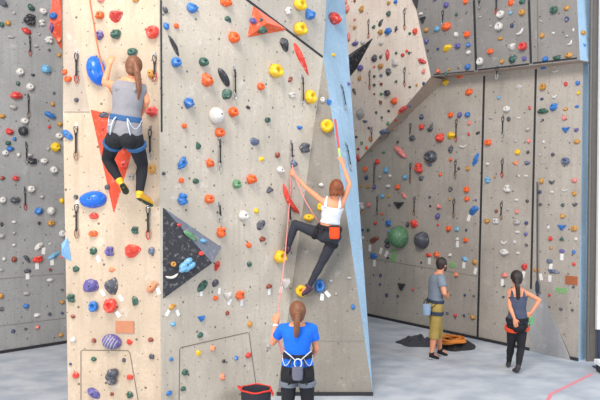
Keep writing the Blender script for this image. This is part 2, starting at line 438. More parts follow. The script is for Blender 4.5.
# ------------------------------------------------------------------ holds
HOLDS = '''
4 4 9 8 D s -40
31 7.5 9 6 E j -30
43 11.5 8 7 W d
30 20 13 12 K l
42 23 7 6 W l
53.5 16 8 8 B d
26.5 31 10 6 R j -20
1.5 24.5 5 6 E j
8 23 6 6 T j
14 13 4 3 Z e
11 37 8 3 Z e
39 34 3 3 Z e
52 28 4 10 P s
49 40 9 7 W l
59 40 5 5 A j
49 50 3 3 D d
59 55 4 5 T j
36 46 6 3 Z e
20 72 8 8 W d
46 69 9 9 L j
33 75 4 3 K j
18 83.5 4 5 E j
30 87 8 8 W d
16 95.5 11 8 R j
54 93 3 3 D d
52.5 104 4 5 T j
13 107 8 5 Z j
50 115 12 6 B j -25
2 116 6 5 T j
24.5 121 8 7 W d
10 132 9 8 R s
23 131 10 10 K e 20
49 127 3.5 3.5 R d
60 124 6 5 T j
14.5 139 4 4 B j
8 143 6 5 E j
10.5 149 7 6 B s
5.5 153 7 6 W j
59 136 8 7 W d
55.5 147 10 9 Y j
32 161 10 7 K j
30 155 6 4 Z e
44 161 8 6 W j
53.5 170 8 8 W d
18.5 155 4 5 W e
15.5 178 7 6 R j
2 178 6 4 H j
48 149 4 4 Z e
31 189 8 8 W d
2.5 200 7 7 W d
15 200 10 7 D j
39 211 10 8 B s
51 211 8 9 W e
51 223 8 6 T d
62 201 5 6 Y s
1.5 224 3 5 K j
39 223 3.5 3.5 K d
14 222 5 3 W e
62 233.5 7 8 W d
1.5 236 6 5 Z j
14 233 3 3 Z e
42 197 5 4 Z e
14 245 4 3 W e
50 244 4 2 W e
4 259 4 4 W e
14 259 6 6 H j
1.5 270 5 3 Z e
39 246 11 6 W s 40
27 259 10 5 D s -50
38 259 12 7 C l 10
54 255 13 5 L s 28
28 271 7 5 D s
50 269.5 3.5 3.5 H d
62 257 2.5 2.5 R d
50 280 7 4 W e
62 290 3 3 D d
26.5 293.5 7 4 Z j
1 296 5 6 T j
26 306 6 5 B j
1.5 309 5 4 D j
62 302 5 4 T j
37.5 315 8 4 W s
49.5 314 3.5 3.5 D d
62 313 3 3 N d
37.5 327 5 4 I j
13 331 4 4 N j
25.5 329 3 3 D d
61 335 5 5 T s
101 0 8 5 I j
136 0 7 5 T j
100 15.5 9 9 O j
116 16 14 12 R s 25
153 32.5 14 14 C d
99.5 35 8 10 P j
116 34 11 10 E j
132.5 52 11 9 E d
97 71 32 19 M e 110
65 72 5 6 O j
68 79 8 7 O j
76.5 100 5 5 D d
151 74 7 10 T e 20
152 111.5 12 10 R j
152 169 8 11 T e
68 135 14 7 B e -45
104 116 9 7 D e
93.5 199.5 28 18 M e 5
76 197 5 5 D d
94 216 10 7 C d
93.5 233.5 10 7 O d
135.5 230 9 8 E l
108 187 5 6 D d
93.5 251 8 8 E j
110.5 251 10 11 P l
133.5 250.5 16 14 C s
151.5 251 7 8 S j
76 269 7 7 E j
112 269.5 8 5 A s
92 286.5 18 15 P s 10
112 286 18 15 D s 60
72 298 9 9 E l
94 306 10 12 B o
111 305 14 15 C o
135.5 300.5 7 10 E s
152 286.5 14 8 A j 50
73 316.5 5 5 H s
73.5 339.5 6 6 W j
94 340.5 5 5 H d
112 341.5 20 16 P e -10
130 342 7 6 C s
151 339.5 6 5 H j
152 356.5 6 6 D l
94 359 6 5 E j
124 360 4 5 D d
70.5 364 3 3 N d
76 375 7 7 C d
113 376 15 17 D l
130 377 7 6 C d
94 393 15 9 P e -35
112 394 4 4 H d
130 394.5 7 7 E j
165 10 5 8 D e 30
191.5 8 12 10 B j
225.5 2 12 11 O j
228 19.5 8 6 E s -20
166 26 6 8 B j
176 26 5 6 O d
233 37.5 12 12 O d
174 46 22 5 K s -58
175.5 62.5 10 11 B d
203 62 10 10 E d
206.5 80 11 14 O j
223.5 77.5 20 8 K e -52
227 94.5 12 11 E s 30
188.5 103 10 12 B j
215.5 116 15 18 W e
232.5 112 10 11 O d
248 107.5 6 4 K s
184 126 5 6 O d
219 132.5 11 10 O d
198 146 6 8 E s
182 163 14 8 B l 50
209.5 163 8 9 O j
163.5 173.5 4 4 D d
181 180.5 6 6 O d
195.5 181 7 6 E d
182 199 11 12 B l
208.5 199 10 10 O d
236 184 9 10 G d
221 232 11 11 O l
243 215.5 11 11 W d
256 210.5 5 6 Y j
260.5 225 13 9 D s 30
251 179 11 10 O j
269.5 190 8 8 D s
290 200 36 9 C c -52
255 142 11 9 S s
261.5 159 5 6 Y s
277 155 6 6 H e 40
280 170 8 8 W d
293.5 164 8 8 S s
299.5 127.5 7 5 B s
305 148 14 10 D l
267 120 6 6 E o
274 71 14 15 Y o
260 86.5 8 8 O d
290 79.5 7 4 H e 50
292 95 9 6 W l
308.5 97 11 15 Y o
301 59 33 7 C s -55
284 45 14 9 K s -60
288 11 8 8 W l
298.5 4.5 12 13 Y o
309.5 15 12 12 B s
298.5 29 13 14 Y o
248.5 245 6 6 O j
249 264 5 6 E e 45
262 239 7 6 H j
217 265.5 10 7 C s 50
202 286 14 8 E e 38
215.5 283 9 7 D s 50
227 295 11 10 W t
215.5 298 6 5 O j
240 295 11 9 O l
269 286 7 6 H s
284.5 282 13 14 W t
278.5 256.5 12 14 Y o
301.5 291 13 13 Y o
172.5 306.5 8 6 T s
173 324 6 5 L j
201 318 10 8 B t
227 313 4 5 H d
200 335 6 6 E j
212.5 348 6 7 A s
198.5 353 6 6 Y s
171 359 4 4 B j
184.5 372 7 7 E d
236 358 4.5 5 B j
223.5 361 3.5 4 K d
222.5 377 5 9 A s
248 355 7 6 R j
183 388.5 6 5 E j
169 393 7 5 B j
249.5 324 5 7 T j
268 346 4 5 Z j
179 225 5 4 R j
190 236 15 6 G e -38
203 241 7 6 L j
201 253.5 6 5 C d
187 265 19 12 L l 35
173 264 6 6 T o
172 276 14 5 W c 10
253 21 7 7 P j
123 165 9 9 C j
125 146 7 7 E j
131 177 8 7 Z l
103 128 4 4 R d
261 20 5 4 D s
263 30 10 8 E s
327 126.5 14 15 Y o
322.5 100 6 7 W j
329 102 5 8 B s
321 185 6 5 W j
319.5 286 12 15 B o
353 307 4 6 B e
331 281 4 4 Z e
349 278 6 3 Z e
336 294 3 3 Z e
320 207 6 9 Y d
309 217.5 12 8 Y d
332.5 19 12 13 C o
333 55 4 4 Y d
348 84 3 4 P d
346 2 3 5 I j
347.5 9 6 8 I j
355 1 3 3 H d
362 9 5 7 T j
355 19.5 3 3 I d
355 27.5 4 4 T d
349 37 4 9 I j
355.5 43.5 9 5 P j
363 42 6 5 W j
389 3 4 4 T d
396 1.5 4 5 B j
389 13.5 5 6 E j
381 23 9 4 D s 45
374 27 4 4 E j
381 32 6 6 T j
388.5 31 8 7 B j
396 29 3 8 D s -15
381.5 43 6 5 W j
375 58 6 8 D j
388 55.5 4 12 R s
381 57 3 4 D d
396.5 53 3 3 E d
415.5 31.5 5 7 C e
410 33.5 3 3 E d
409.5 53 3 3 K d
403 55 4 4 R d
407 51 3 3 O d
422 61 10 5 R j -25
424 71.5 4 5 I j
424 83.5 3 4 N d
417 85 2.5 3 T d
410 87 3 2.5 K d
396.5 81.5 3 3 E d
395.5 63 8 7 W j
360.5 68 7 7 P j
360 78 4 5 T j
354.5 92 8 4 D s -45
362.5 203 1 1 D d
374.5 67 2.5 2.5 O d
381 66 7 6 T j
389 72 6 8 D s
374.5 76.5 3 3 E d
381.5 75.5 3.5 3.5 S d
374.5 85 3.5 3.5 E d
381.5 84 3.5 3.5 H d
374.5 94 2.5 2.5 H d
381.5 94 3.5 3.5 G d
388 93 7 7 D o
395 101 7 8 O j
381 102.5 3.5 4 H d
361 113.5 9 12 Z s
376.5 112.5 2.5 3 D d
389 111 2.5 3 K d
382 117.5 2.5 3 E d
399.5 112 3 5 O j
403 109 11 5 R s 62
410 106 2.5 2.5 P d
365 121.5 7 3 S s
369 128 3 3 D d
388 123.5 4 4 G j
396 120 2.5 2.5 R d
384.5 131 9 6 S j 20
393.5 129.5 4 2 T e
380 138 2.5 2.5 D d
371 139 4 6 T e
356.5 137 3 3 D d
362 143 3 4 G d
358.5 149 3 3 H d
367 148 3 4 O d
371.5 151 2.5 2.5 G d
358.5 158 4 8 R s
398 142 3 3 D d
400.5 152 19 6 I e -36
412.5 138 7 6 D j
422 127 6 6 C d
430.5 127.5 9 7 D c 40
421.5 117 5 5 N j
440.5 137.5 9 9 C j
451.5 136 9 8 Y s
431.5 156.5 14 13 D d
430 165 5 3 S e
451 149 5 8 D j
451 159.5 3.5 4 O d
420 168 9 10 C l
421.5 178 6 5 D j
440.5 174.5 4 4 O j
468 168.5 4 5 T d
459 168.5 3 3 D d
405.5 177 5 6 L j
469.5 123 4 5 I d
469 134 3 4 R d
478 133 5 3 K e 20
476 159.5 13 6 B s 65
463 146 9 4 W c
451 115 6 6 O d
460 115 5 6 P j
468 114.5 6 6 B j
469.5 92 8 7 O j
446 82 6 7 Y s
446 74 3 5 E j
460 76.8 8 4 O d
365.5 169 5 6 O j
378 161.5 6 6 C j
386.5 170 5 7 L j
366.5 177.5 4 5 N j
384 152 4 3 G d
380 177 5 4 Z j
390 176 4 4 W j
374.5 187 4.5 5 P j
368 186.5 5 4 T j
361 186 3 3 T d
388 186 6 4 W j
398 187 6 6 O j
382.5 196 5 5 L d
362.5 206 7 8 W l
369 205 5 5 I d
362 212 4 3 T j
389.5 205 3 3 P d
389 196 3 4 T d
382.5 214 3 3 O d
375.5 223 3.5 4 R d
389 223 6 7 B d
389 231.5 4 4 L d
362.5 230 3 3 N d
368.5 230 3.5 4 E d
363 238 4 4 W j
375 239.5 13 5 H s 22
387.5 241 5 6 E j
399 204.5 14 9 K t
404.5 196 9 4 I s -35
430 197 3 3 D d
430.5 206 2.5 2.5 K d
439 207 7 7 I t
438 216 5 6 P j
438 225 2.5 3 R d
450.5 189 4 6 D j
450 199 2.5 4 T d
467 189.5 6 7 O d
467 199 6 5 O j
476 200 2.5 2.5 P d
474 210 12 9 B s 30
414.5 224 9 9 C s
408 224.5 4 6 D j
449 228.5 6 6 O d
457.5 229 5 5 L d
466.5 230 2.5 3 N d
466 240 6 5 O d
457.5 239 4 4 W j
400 237 20 23 G e
423 240 15 18 D e
374 256 8 6 B s
387.5 246 6 5 D j
388 258 3 3 D d
373.5 275 2 2 H d
381 275.5 3 4 N d
380.5 284.5 2.5 3 N d
387 295 3.5 4 N d
398 296 3 3 D d
402 286 10 10 K t
413 289.5 2.5 3 R d
429.5 255 7 5 C s
437 254.5 7 6 O j
421.5 262.5 2.5 2.5 D d
450 255 4 4 W j
456.5 274.5 5 5 A d
465 259 7 6 L s
475 262 7 6 T s 30
465 295 2.5 3 N d
474 296 2.5 2.5 N d
447.5 313 3 3 N d
455.5 315 4 4 R d
464.5 315.5 3 3 N d
473 317 6 5 T j
435 0 4 3 P d
446.5 5 6 6 P d
466 1.5 6 6 O d
456.5 14.5 3 4 E d
466.5 12.5 2.5 3 D d
421 14 5 4 W e
423 19.5 8 9 K t
446.5 26.5 10 8 O j
437 29 7 6 L j
426.5 30 5 5 T d
467.5 34.5 7 7 O d
456.5 35 5 6 W s
426.5 41 5 6 P j
428 50.5 2.5 3 D d
438 49 3 3 N d
447 48 10 8 Y s
458 46 7 6 P d
468.5 45 5 5 B j
468.5 52.5 6 5 W j
438.5 71 4 5 O j
449 69.5 3 3 T d
458.5 68 2.5 2.5 D d
468 67 7 6 B e 20
501.5 14.5 8 8 W o
500 26.5 8 9 W o
511 13 4 4 L d
511 2.5 6 7 O s
522.5 12.5 7 7 T d
522.5 1.5 8 5 E j
512 25.5 4 5 N j
520 32 10 5 W c 30
500.5 38.5 6 4 T j
480 17 4 2 Z e
491 26 3 3 Z e
490.5 51.5 7 6 O d
512.5 47 8 7 W s 45
523.5 46.5 9 9 R o
481 61.5 7 9 W o
513 59 8 8 E j
524.5 58.5 5 5 P d
502.5 61.5 5 5 T d
518.5 86.5 7 6 W s
499 97.5 4 4 L j
554.5 10 9 8 E d
567 8 6 5 T j
567 19 5 6 N j
542.5 35.5 5 6 T d
553.5 33 3 3 W e
567 36 4 3 Z e
570 43 7 4 W c 40
541 21 3 2 Z e
573.5 30 2 4 W e
582.5 33 6 5 T o
584.5 45 5 4 B t
545.5 59 6 5 B j
557 57.5 9 5 E j
569 55 8 6 T j
543.5 68 6 3 B j
555 71 7 3 W c
543.5 87 7 7 T o
566 84 4 5 R d
578 83 5 5 B d
578.5 93 4 4 Y j
554.5 96 6 5 W c
542 99 4 3 N d
507 109 8 7 W d
530 108 3 5 R s
509 119 4 5 D j
519 117.5 5 3 W c
491 118 5 3 Z e
528 129 6 5 Z j
529 141 4 5 I d
488.5 142.5 8 7 O d
516 141 3 3 Z e
518 152 6 6 Y d
528 152 4 5 D s
516 163 9 6 A t
527.5 163 6 5 S s
487.5 164 5 3 W e
488 180 7 6 L l
495 177 2.5 2.5 T d
508 188.5 8 8 W l
526 176 5 2.5 W e
519 176 2.5 3 W e
516.5 200 5 3 W e
527.5 201 3.5 3.5 K d
496.5 211 3.5 4 H d
517 211.5 4 5 I d
508 209.5 4 3 Z e
487 221 6 5 T j
496.5 221 7 6 W l
517 222 8 6 Z j
526.5 223 4 4 N d
517.5 232 6 3 W e
526 234 4 4 P d
504 242 7 5 W c
515 242 4 4 W e
526.5 245 3.5 3.5 D d
504.5 252 10 7 W j
518 253 5 3 W e
525 267 7 8 R s
505 275 8 5 I j
504.5 286 2.5 2.5 D d
503.5 297 3 2.5 D d
543 111 11 6 E j
554 107 8 8 B j
565.5 109 5 4 T j
577 106.5 5 3 B j
543 120 2.5 3 D d
564.5 118 5 6 I j
566 129.5 10 8 B t
576.5 130 5 4 P e 20
577 141.5 7 5 T j
544 142 3 4 W e
553 154.5 4 4 D d
540 155 3 3 Z e
542 163 3 2 Z e
566 161 9 8 S o
541.5 181 5 6 T j
552 181.5 7 5 D c
574.5 180.5 6 5 I j
540 192 4 4 N j
552 192 5 3 W e
564.5 190 6 3 W c
574.5 193.5 5 5 T d
540.5 204.5 4 3 D j
549 204.5 2 2 D d
563 205 4 4 E d
575 204.5 6 4 D s 20
563 216 6 5 T j
552 214 4 2 Z e
548.5 227.5 3 5 W e
562 227 11 8 B t
574.5 228.5 7 6 T d
550.5 238.5 5 5 R d
562 239 6 6 E t
576 239 4 4 W j
551 248 4 3 T e
562 251 6 4 P j
574 252 4 4 B j
549.5 261 7 5 S j
553 271.5 13 5 S s -5
574 264 4 4 R d
536.5 270 7 4 T j
573.5 287 3 3 D d
549.5 295 3 3 R d
561 309 4 3 D j
572.5 310 3 3 D d
549.5 307 2 2 D d
'''
SHW = {'j': 'knobbly', 'd': 'round', 'e': 'smooth', 's': 'angular', 'c': 'curved', 'l': 'lumpy', 'o': 'dimpled', 't': 'three-cornered'}
SURFW = {'TL': "the tower's left face", 'TC': "the tower's centre face", 'TU': "the tower's top right panel", 'TG': 'the leaning grey slab',
         'TB': "the tower's blue edge", 'LW': 'the left rear wall', 'BF': 'the pale overhang', 'SO': "the overhang's underside",
         'VR': 'the red-orange volume', 'VK': 'the large black volume', 'VO': 'the small orange volume', 'VL': 'the tall red volume',
         'VB': 'the black pointed volume', 'VS': 'the pale blue volume', 'VT': 'the small black volume', 'TS': 'the right blue strip',
         'U1': 'the first upper rear panel', 'U2': 'the second upper rear panel', 'U3': 'the third upper rear panel',
         'L1': 'the first lower rear panel', 'L2': 'the second lower rear panel', 'L3': 'the third lower rear panel'}
def surfkey(k, x):
    if k == 'RU': return 'U1' if x < 475 else ('U2' if x < 530.5 else 'U3')
    if k == 'RL': return 'L1' if x < 481 else ('L2' if x < 534 else 'L3')
    return k

def revolve(prof, n=20):
    bm = bmesh.new(); rings = []
    for (r, z) in prof:
        if r < 1e-5: rings.append([bm.verts.new((0, 0, z))])
        else: rings.append([bm.verts.new((r * math.cos(2 * math.pi * i / n), r * math.sin(2 * math.pi * i / n), z)) for i in range(n)])
    for A_, B_ in zip(rings, rings[1:]):
        for i in range(n):
            j = (i + 1) % n
            if len(A_) == 1: bm.faces.new((A_[0], B_[j], B_[i]))
            elif len(B_) == 1: bm.faces.new((A_[i], A_[j], B_[0]))
            else: bm.faces.new((A_[i], A_[j], B_[j], B_[i]))
    bmesh.ops.recalc_face_normals(bm, faces=bm.faces)
    return bm
def hold_bm(shape, w, h, seed, big):
    """hold of width w, height h (m): z is outward from the wall"""
    sx, sy = w / 2, h / 2; dep = min(w, h) * 0.55
    off = V((seed * 3.17, seed * 1.31, seed * 0.77))
    if shape == 'd' or shape == 'o':
        if shape == 'd': prof = [(0, -.06), (1.0, -.06), (1.02, .1), (.97, .45), (.82, .8), (.55, .98), (.30, 1.0), (.22, .8), (0, .74)]
        else: prof = [(0, -.06), (.92, -.06), (1.02, .25), (1.0, .6), (.85, .95), (.62, 1.08), (.42, .95), (.3, .6), (0, .5)]
        bm = revolve(prof, 24 if big else 14)
        for v in bm.verts:
            nz = noise.noise(v.co * 1.3 + off) * 0.14
            k = 1 + nz
            zz = v.co.z * (1.15 if v.co.y < 0 else 0.95)
            v.co = V((v.co.x * sx * k, v.co.y * sy * k, zz * dep))
        return bm
    bm = bmesh.new()
    if shape in 'je':
        bmesh.ops.create_icosphere(bm, subdivisions=3 if big else 2, radius=1)
        amp = 0.05 if shape == 'e' else 0.30
        for v in bm.verts:
            p = v.co.copy(); k = 1 + amp * noise.noise(p * 1.7 + off) + (0.10 * noise.noise(p * 4 + off) if shape == 'j' else 0)
            z = p.z * k
            if shape == 'j': z *= 1.25 if p.y < 0 else (0.72 if p.y > .25 else 1.0)
            v.co = V((p.x * k * sx, p.y * k * sy, (max(z, -0.08) if z < 0 else z) * dep * (1.15 if shape == 'e' else 1)))
    elif shape == 's':
        bmesh.ops.create_icosphere(bm, subdivisions=2, radius=1)
        rr = random.Random(seed); pl = []
        for _ in range(9):
            t = rr.uniform(0, 6.283); pl.append((V((math.cos(t), math.sin(t), rr.uniform(.1, 1.1))).normalized(), rr.uniform(.62, .86)))
        for v in bm.verts:
            p = v.co.copy(); k = 1 + .15 * noise.noise(p * 1.5 + off)
            p *= k
            for n_, d_ in pl:
                e = p.dot(n_) - d_
                if e > 0: p -= n_ * e
            taper = 1 - 0.35 * p.x
            z = p.z
            v.co = V((p.x * 1.15 * sx, p.y * 1.1 * sy * taper, (max(z, -0.08)) * dep * 1.1))
    elif shape == 't':
        t0 = -math.pi / 2 if w > h * .9 and big else (seed % 3) * 0.4 + (math.pi / 2 if seed % 2 else -math.pi / 2)
        bs_ = [V((math.cos(t0 + i * 2.094) * 1.1 * sx, math.sin(t0 + i * 2.094) * 1.1 * sy, 0)) for i in range(3)]
        vb = [bm.verts.new(p + V((0, 0, -.004))) for p in bs_]; vm = [bm.verts.new(p * .92 + V((0, 0, dep * .35))) for p in bs_]
        ap = bm.verts.new((0.1 * sx, -0.1 * sy, dep * 1.1))
        bm.faces.new(vb[::-1])
        for i in range(3):
            j = (i + 1) % 3
            bm.faces.new((vb[i], vb[j], vm[j], vm[i])); bm.faces.new((vm[i], vm[j], ap))
        bmesh.ops.bevel(bm, geom=bm.edges[:], offset=min(sx, sy) * .12, segments=2, affect='EDGES')
        bmesh.ops.recalc_face_normals(bm, faces=bm.faces)
    elif shape == 'l':
        rr = random.Random(seed)
        for i in range(6):
            t = i * 1.05 + rr.uniform(-.3, .3); rad = 0.55 if i else 0
            c_ = V((math.cos(t) * rad * sx, math.sin(t) * rad * sy, dep * .25)); s_ = rr.uniform(.42, .6)
            r_ = bmesh.ops.create_icosphere(bm, subdivisions=2, radius=1)
            for v in r_['verts']: v.co = V((c_.x + v.co.x * sx * s_, c_.y + v.co.y * sy * s_, max(-.004, c_.z + v.co.z * dep * s_ * 1.3)))
    elif shape == 'c':
        n, m_ = 16, 10; rings = []
        for i in range(n + 1):
            t = i / n * 2 - 1; x = t * sx; y = (t * t - .5) * sy * (1.1); rad = (1 - t ** 4) * sy * .55 + .002
            rings.append([bm.verts.new((x, y + math.cos(2 * math.pi * j / m_) * rad, max(-.003, rad * .5 + math.sin(2 * math.pi * j / m_) * rad))) for j in range(m_)])
        for A_, B_ in zip(rings, rings[1:]):
            for j in range(m_): bm.faces.new((A_[j], A_[(j + 1) % m_], B_[(j + 1) % m_], B_[j]))
        bm.faces.new(rings[0][::-1]); bm.faces.new(rings[-1])
    return bm
def frame(n, ang=0):
    u = (V((0, 0, 1)) - n * n.z).normalized(); r = u.cross(n)
    M = Matrix((r, u, n)).transposed().to_4x4()
    return M @ Matrix.Rotation(math.radians(ang), 4, 'Z')

items = []
for i, ln in enumerate(HOLDS.strip().split('\n')):
    q = ln.split(); x, y, w, h = map(float, q[:4]); colr, shp = q[4], q[5]; ang = float(q[6]) if len(q) > 6 else 0
    if w < 2: continue
    hit = cast(x, y)
    if not hit: continue
    items.append(dict(x=x, y=y, w=w, h=h, c=colr, s=shp, a=ang, hit=hit, sf=surfkey(hit[2], x), i=i))
items.sort(key=lambda d: -d['w'] * d['h'])
CW = {k: v[0] for k, v in PAL.items()}; CW['M'] = 'bright blue'
for d in items:
    m_ = max(d['w'], d['h']); d['sz'] = 'large' if m_ >= 13 else ('medium' if m_ >= 7 else 'small')
    d['desc'] = '%s %s %s' % (d['sz'], CW[d['c']], SHW[d['s']]); d['short'] = '%s %s' % (SHW[d['s']], CW[d['c']])
DIRS = {'above': (0, 1), 'below': (0, -1), 'left of': (1, 0), 'right of': (-1, 0)}
def nearest(d, pool, dr_):
    dx, dy = DIRS[dr_]; best = None
    for o in pool:
        if o is d: continue
        ex, ey = o['x'] - d['x'], o['y'] - d['y']
        if dx: al, ac = ex * dx, abs(ey)
        else: al, ac = ey * dy, abs(ex)
        if al > 1 and ac < al * 0.9 and al < 45:
            dd = math.hypot(ex, ey)
            if best is None or dd < best[0]: best = (dd, o)
    return best[1] if best else None
for d in items:
    d['nb'] = {k: nearest(d, items, k) for k in DIRS}
ORD = ['', 'second ', 'third ', 'fourth ', 'fifth ', 'sixth ', 'seventh ', 'eighth ', 'ninth ', 'tenth ', 'eleventh ', 'twelfth ']
def make_label(d, noun='hold'):
    same = [k for k in items if k is not d and k['desc'] == d['desc'] and k['sf'] == d['sf']]
    sf = SURFW[d['sf']]
    base = '%s %s on %s' % (d['desc'], noun, sf)
    if not same: return base
    cands = []
    for k, nbr in d['nb'].items():
        if nbr is None: continue
        if any(s['nb'][k] is not None and s['nb'][k]['short'] == nbr['short'] for s in same): continue
        cands.append((math.hypot(nbr['x'] - d['x'], nbr['y'] - d['y']) - (6 if nbr['w'] > 7 else 0), k, nbr))
    cands.sort(key=lambda c_: c_[0])
    for _, k, nbr in cands:
        art = 'an' if nbr['short'][0] in 'aeiou' else 'a'
        l = '%s, %s %s %s one' % (base, k, art, nbr['short'])
        if len(l.split()) <= 16: return l
    rank = sum(1 for s in same if (s['y'], s['x']) < (d['y'], d['x']))
    low = len(same) - rank
    if rank <= low: return '%s, %shighest of its kind there' % (base, ORD[min(rank, 11)])
    return '%s, %slowest of its kind there' % (base, ORD[min(low, 11)])
bolt_me = {}
def bolt_mesh(r):
    k = round(r, 3)
    if k not in bolt_me:
        bm = revolve([(0, -.01), (1, -.01), (1, .25), (.8, .35), (.5, .35), (.45, .1), (0, .1)], 10)
        for v in bm.verts: v.co *= k
        me = mesh_from_bm(bm, 'bolt', False); me.materials.append(M_BOLT); bolt_me[k] = me
    return bolt_me[k]
NIND = 300
restbm = bmesh.new(); restmats = []
for idx, d in enumerate(items):
    loc, n, key, dist = d['hit']
    v = (CAM - loc).normalized(); r_ = V((0, 0, 1)).cross(n).normalized()
    cosr = abs(n.dot(V((v.x, v.y, 0)).normalized()))
    s = loc.y / F
    w, h = d['w'] * s, d['h'] * s
    fr = frame(n, d['a'])
    ca = abs(math.cos(math.radians(d['a'])))
    k = 1 / (0.45 + 0.55 * cosr)
    w *= 1 + (k - 1) * ca; h *= 1 + (k - 1) * (1 - ca)
    kk_ = .90 if d['s'] in 'do' else .96; w *= kk_; h *= kk_
    bm = hold_bm(d['s'], w, h, d['i'] + 1, d['w'] * d['h'] > 60)
    m = M_EGG if d['c'] == 'M' else MATS[d['c']]
    if idx < NIND:
        bv = None
        if d['w'] * d['h'] >= 42 and d['s'] != 't':
            bv = BVHTree.FromBMesh(bm)
        o = link('climbing_hold', mesh_from_bm(bm, 'climbing_hold', d['s'] not in 'st'), m)
        o.matrix_world = Matrix.Translation(loc) @ fr
        tag(o, make_label(d), 'climbing hold', 'climbing holds bolted to the walls')
        if d['c'] == 'P' and d['w'] >= 19:
            bt = BVHTree.FromPolygons([v_.co.copy() for v_ in o.data.vertices], [tuple(p_.vertices) for p_ in o.data.polygons])
            for q_ in range(-2, 3):
                P_ = []
                for t_ in range(-5, 6):
                    hh = bt.ray_cast(V((q_ * w * .15 + t_ * w * .022, t_ * h * .085, 1)), V((0, 0, -1)))
                    if hh[0] is not None: P_.append(hh[0])
                if len(P_) > 3:
                    bs_ = bmesh.new(); tube(bs_, P_, .0065, 6)
                    link('ridge', mesh_from_bm(bs_, 'ridge'), MATS['Z'], o)['label'] = 'pale raised ridge'
        if bv:
            hx, hy = (0.0, 0.0) if d['s'] in 'do' else (0.0, h * 0.08)
            hh = bv.ray_cast(V((hx, hy, 1)), V((0, 0, -1)))
            if hh[0] is not None:
                bo = link('bolt', bolt_mesh(min(0.011, min(w, h) * .11)), None, o)
                bo.location = hh[0]
    else:
        M4 = Matrix.Translation(loc) @ fr
        if m not in restmats: restmats.append(m)
        mi = restmats.index(m)
        me = mesh_from_bm(bm, 'tmp', True)
        me.transform(M4)
        nf = len(restbm.faces); restbm.from_mesh(me); restbm.faces.ensure_lookup_table()
        for f in restbm.faces[nf:]: f.material_index = mi
        bpy.data.meshes.remove(me)
print('holds', len(items))
if restmats:
    o = link('small_footholds', mesh_from_bm(restbm, 'small_footholds'), mats=restmats)
    tag(o, 'tiny scattered footholds of many colours bolted across all the walls', 'footholds', kind='stuff')

# ------------------------------------------------------------------ tubes, lofts
def smooth_path(P, sub=6):
    out = []
    for i in range(len(P) - 1):
        p0_, p1_, p2_, p3_ = P[max(i - 1, 0)], P[i], P[i + 1], P[min(i + 2, len(P) - 1)]
        for k in range(sub):
            t = k / sub
            out.append(0.5 * ((2 * p1_) + (p2_ - p0_) * t + (2 * p0_ - 5 * p1_ + 4 * p2_ - p3_) * t * t + (3 * p1_ - p0_ - 3 * p2_ + p3_) * t ** 3))
    out.append(P[-1]); return out
def tubeobj(name, P, r, m, parent=None, sub=6, n=8, smooth=True):
    bm = bmesh.new(); P = [V(p) for p in P]
    tube(bm, smooth_path(P, sub) if smooth else P, r, n)
    o = link(name, mesh_from_bm(bm, name), m)
    if parent: keep(o, parent)
    return o

# ------------------------------------------------------------------ quickdraws, tags, plates
M_DCAR = mat('dark_anodised', (58, 58, 64), .4, metal=.6); M_SL = mat('black_webbing', (38, 38, 44), .8); M_SR = mat('pink_webbing', (196, 84, 88), .8)
M_CO = mat('red_anodised', (190, 62, 50), .35, metal=.6); M_CT = mat('bronze_anodised', (150, 112, 84), .35, metal=.6)
bm = bmesh.new()
P = [V((math.cos(t) * (.020 + .006 * math.sin(t)), math.sin(t) * .045, 0)) for t in [i * math.pi / 10 for i in range(20)]]
tube(bm, P, 0.0055, 6, True); tube(bm, [V((-.018, -.02, .003)), V((-.022, .03, .003))], .004, 6)
CARAB = mesh_from_bm(bm, 'carabiner')
CARM = {}
def carab(mt):
    if mt.name not in CARM:
        me = CARAB.copy(); me.materials.append(mt); CARM[mt.name] = me
    return CARM[mt.name]
bm = bmesh.new(); box(bm, (-.016, -.028, 0), (.016, .028, .004)); box(bm, (-.014, -.03, 0), (.014, -.024, .022))
r_ = bmesh.ops.create_cone(bm, cap_ends=True, segments=8, radius1=.009, radius2=.009, depth=.014)
for v_ in r_['verts']: v_.co += V((0, .010, .008))
HANG = mesh_from_bm(bm, 'hanger', False); HANG.materials.append(M_METAL)
SLG = {}
def sling_mesh(L, mt):
    k = (round(L, 2), mt.name)
    if k not in SLG:
        bm = bmesh.new(); n = 8
        box(bm, (-.011, -L, -.004), (.011, 0, .004))
        box(bm, (-.014, -L - .002, -.006), (.014, -L + .03, .006)); box(bm, (-.014, -.03, -.006), (.014, .002, .006))
        bmesh.ops.bevel(bm, geom=bm.edges[:], offset=.002, segments=1, affect='EDGES')
        me = mesh_from_bm(bm, 'sling', False); me.materials.append(mt); SLG[k] = me
    return SLG[k]
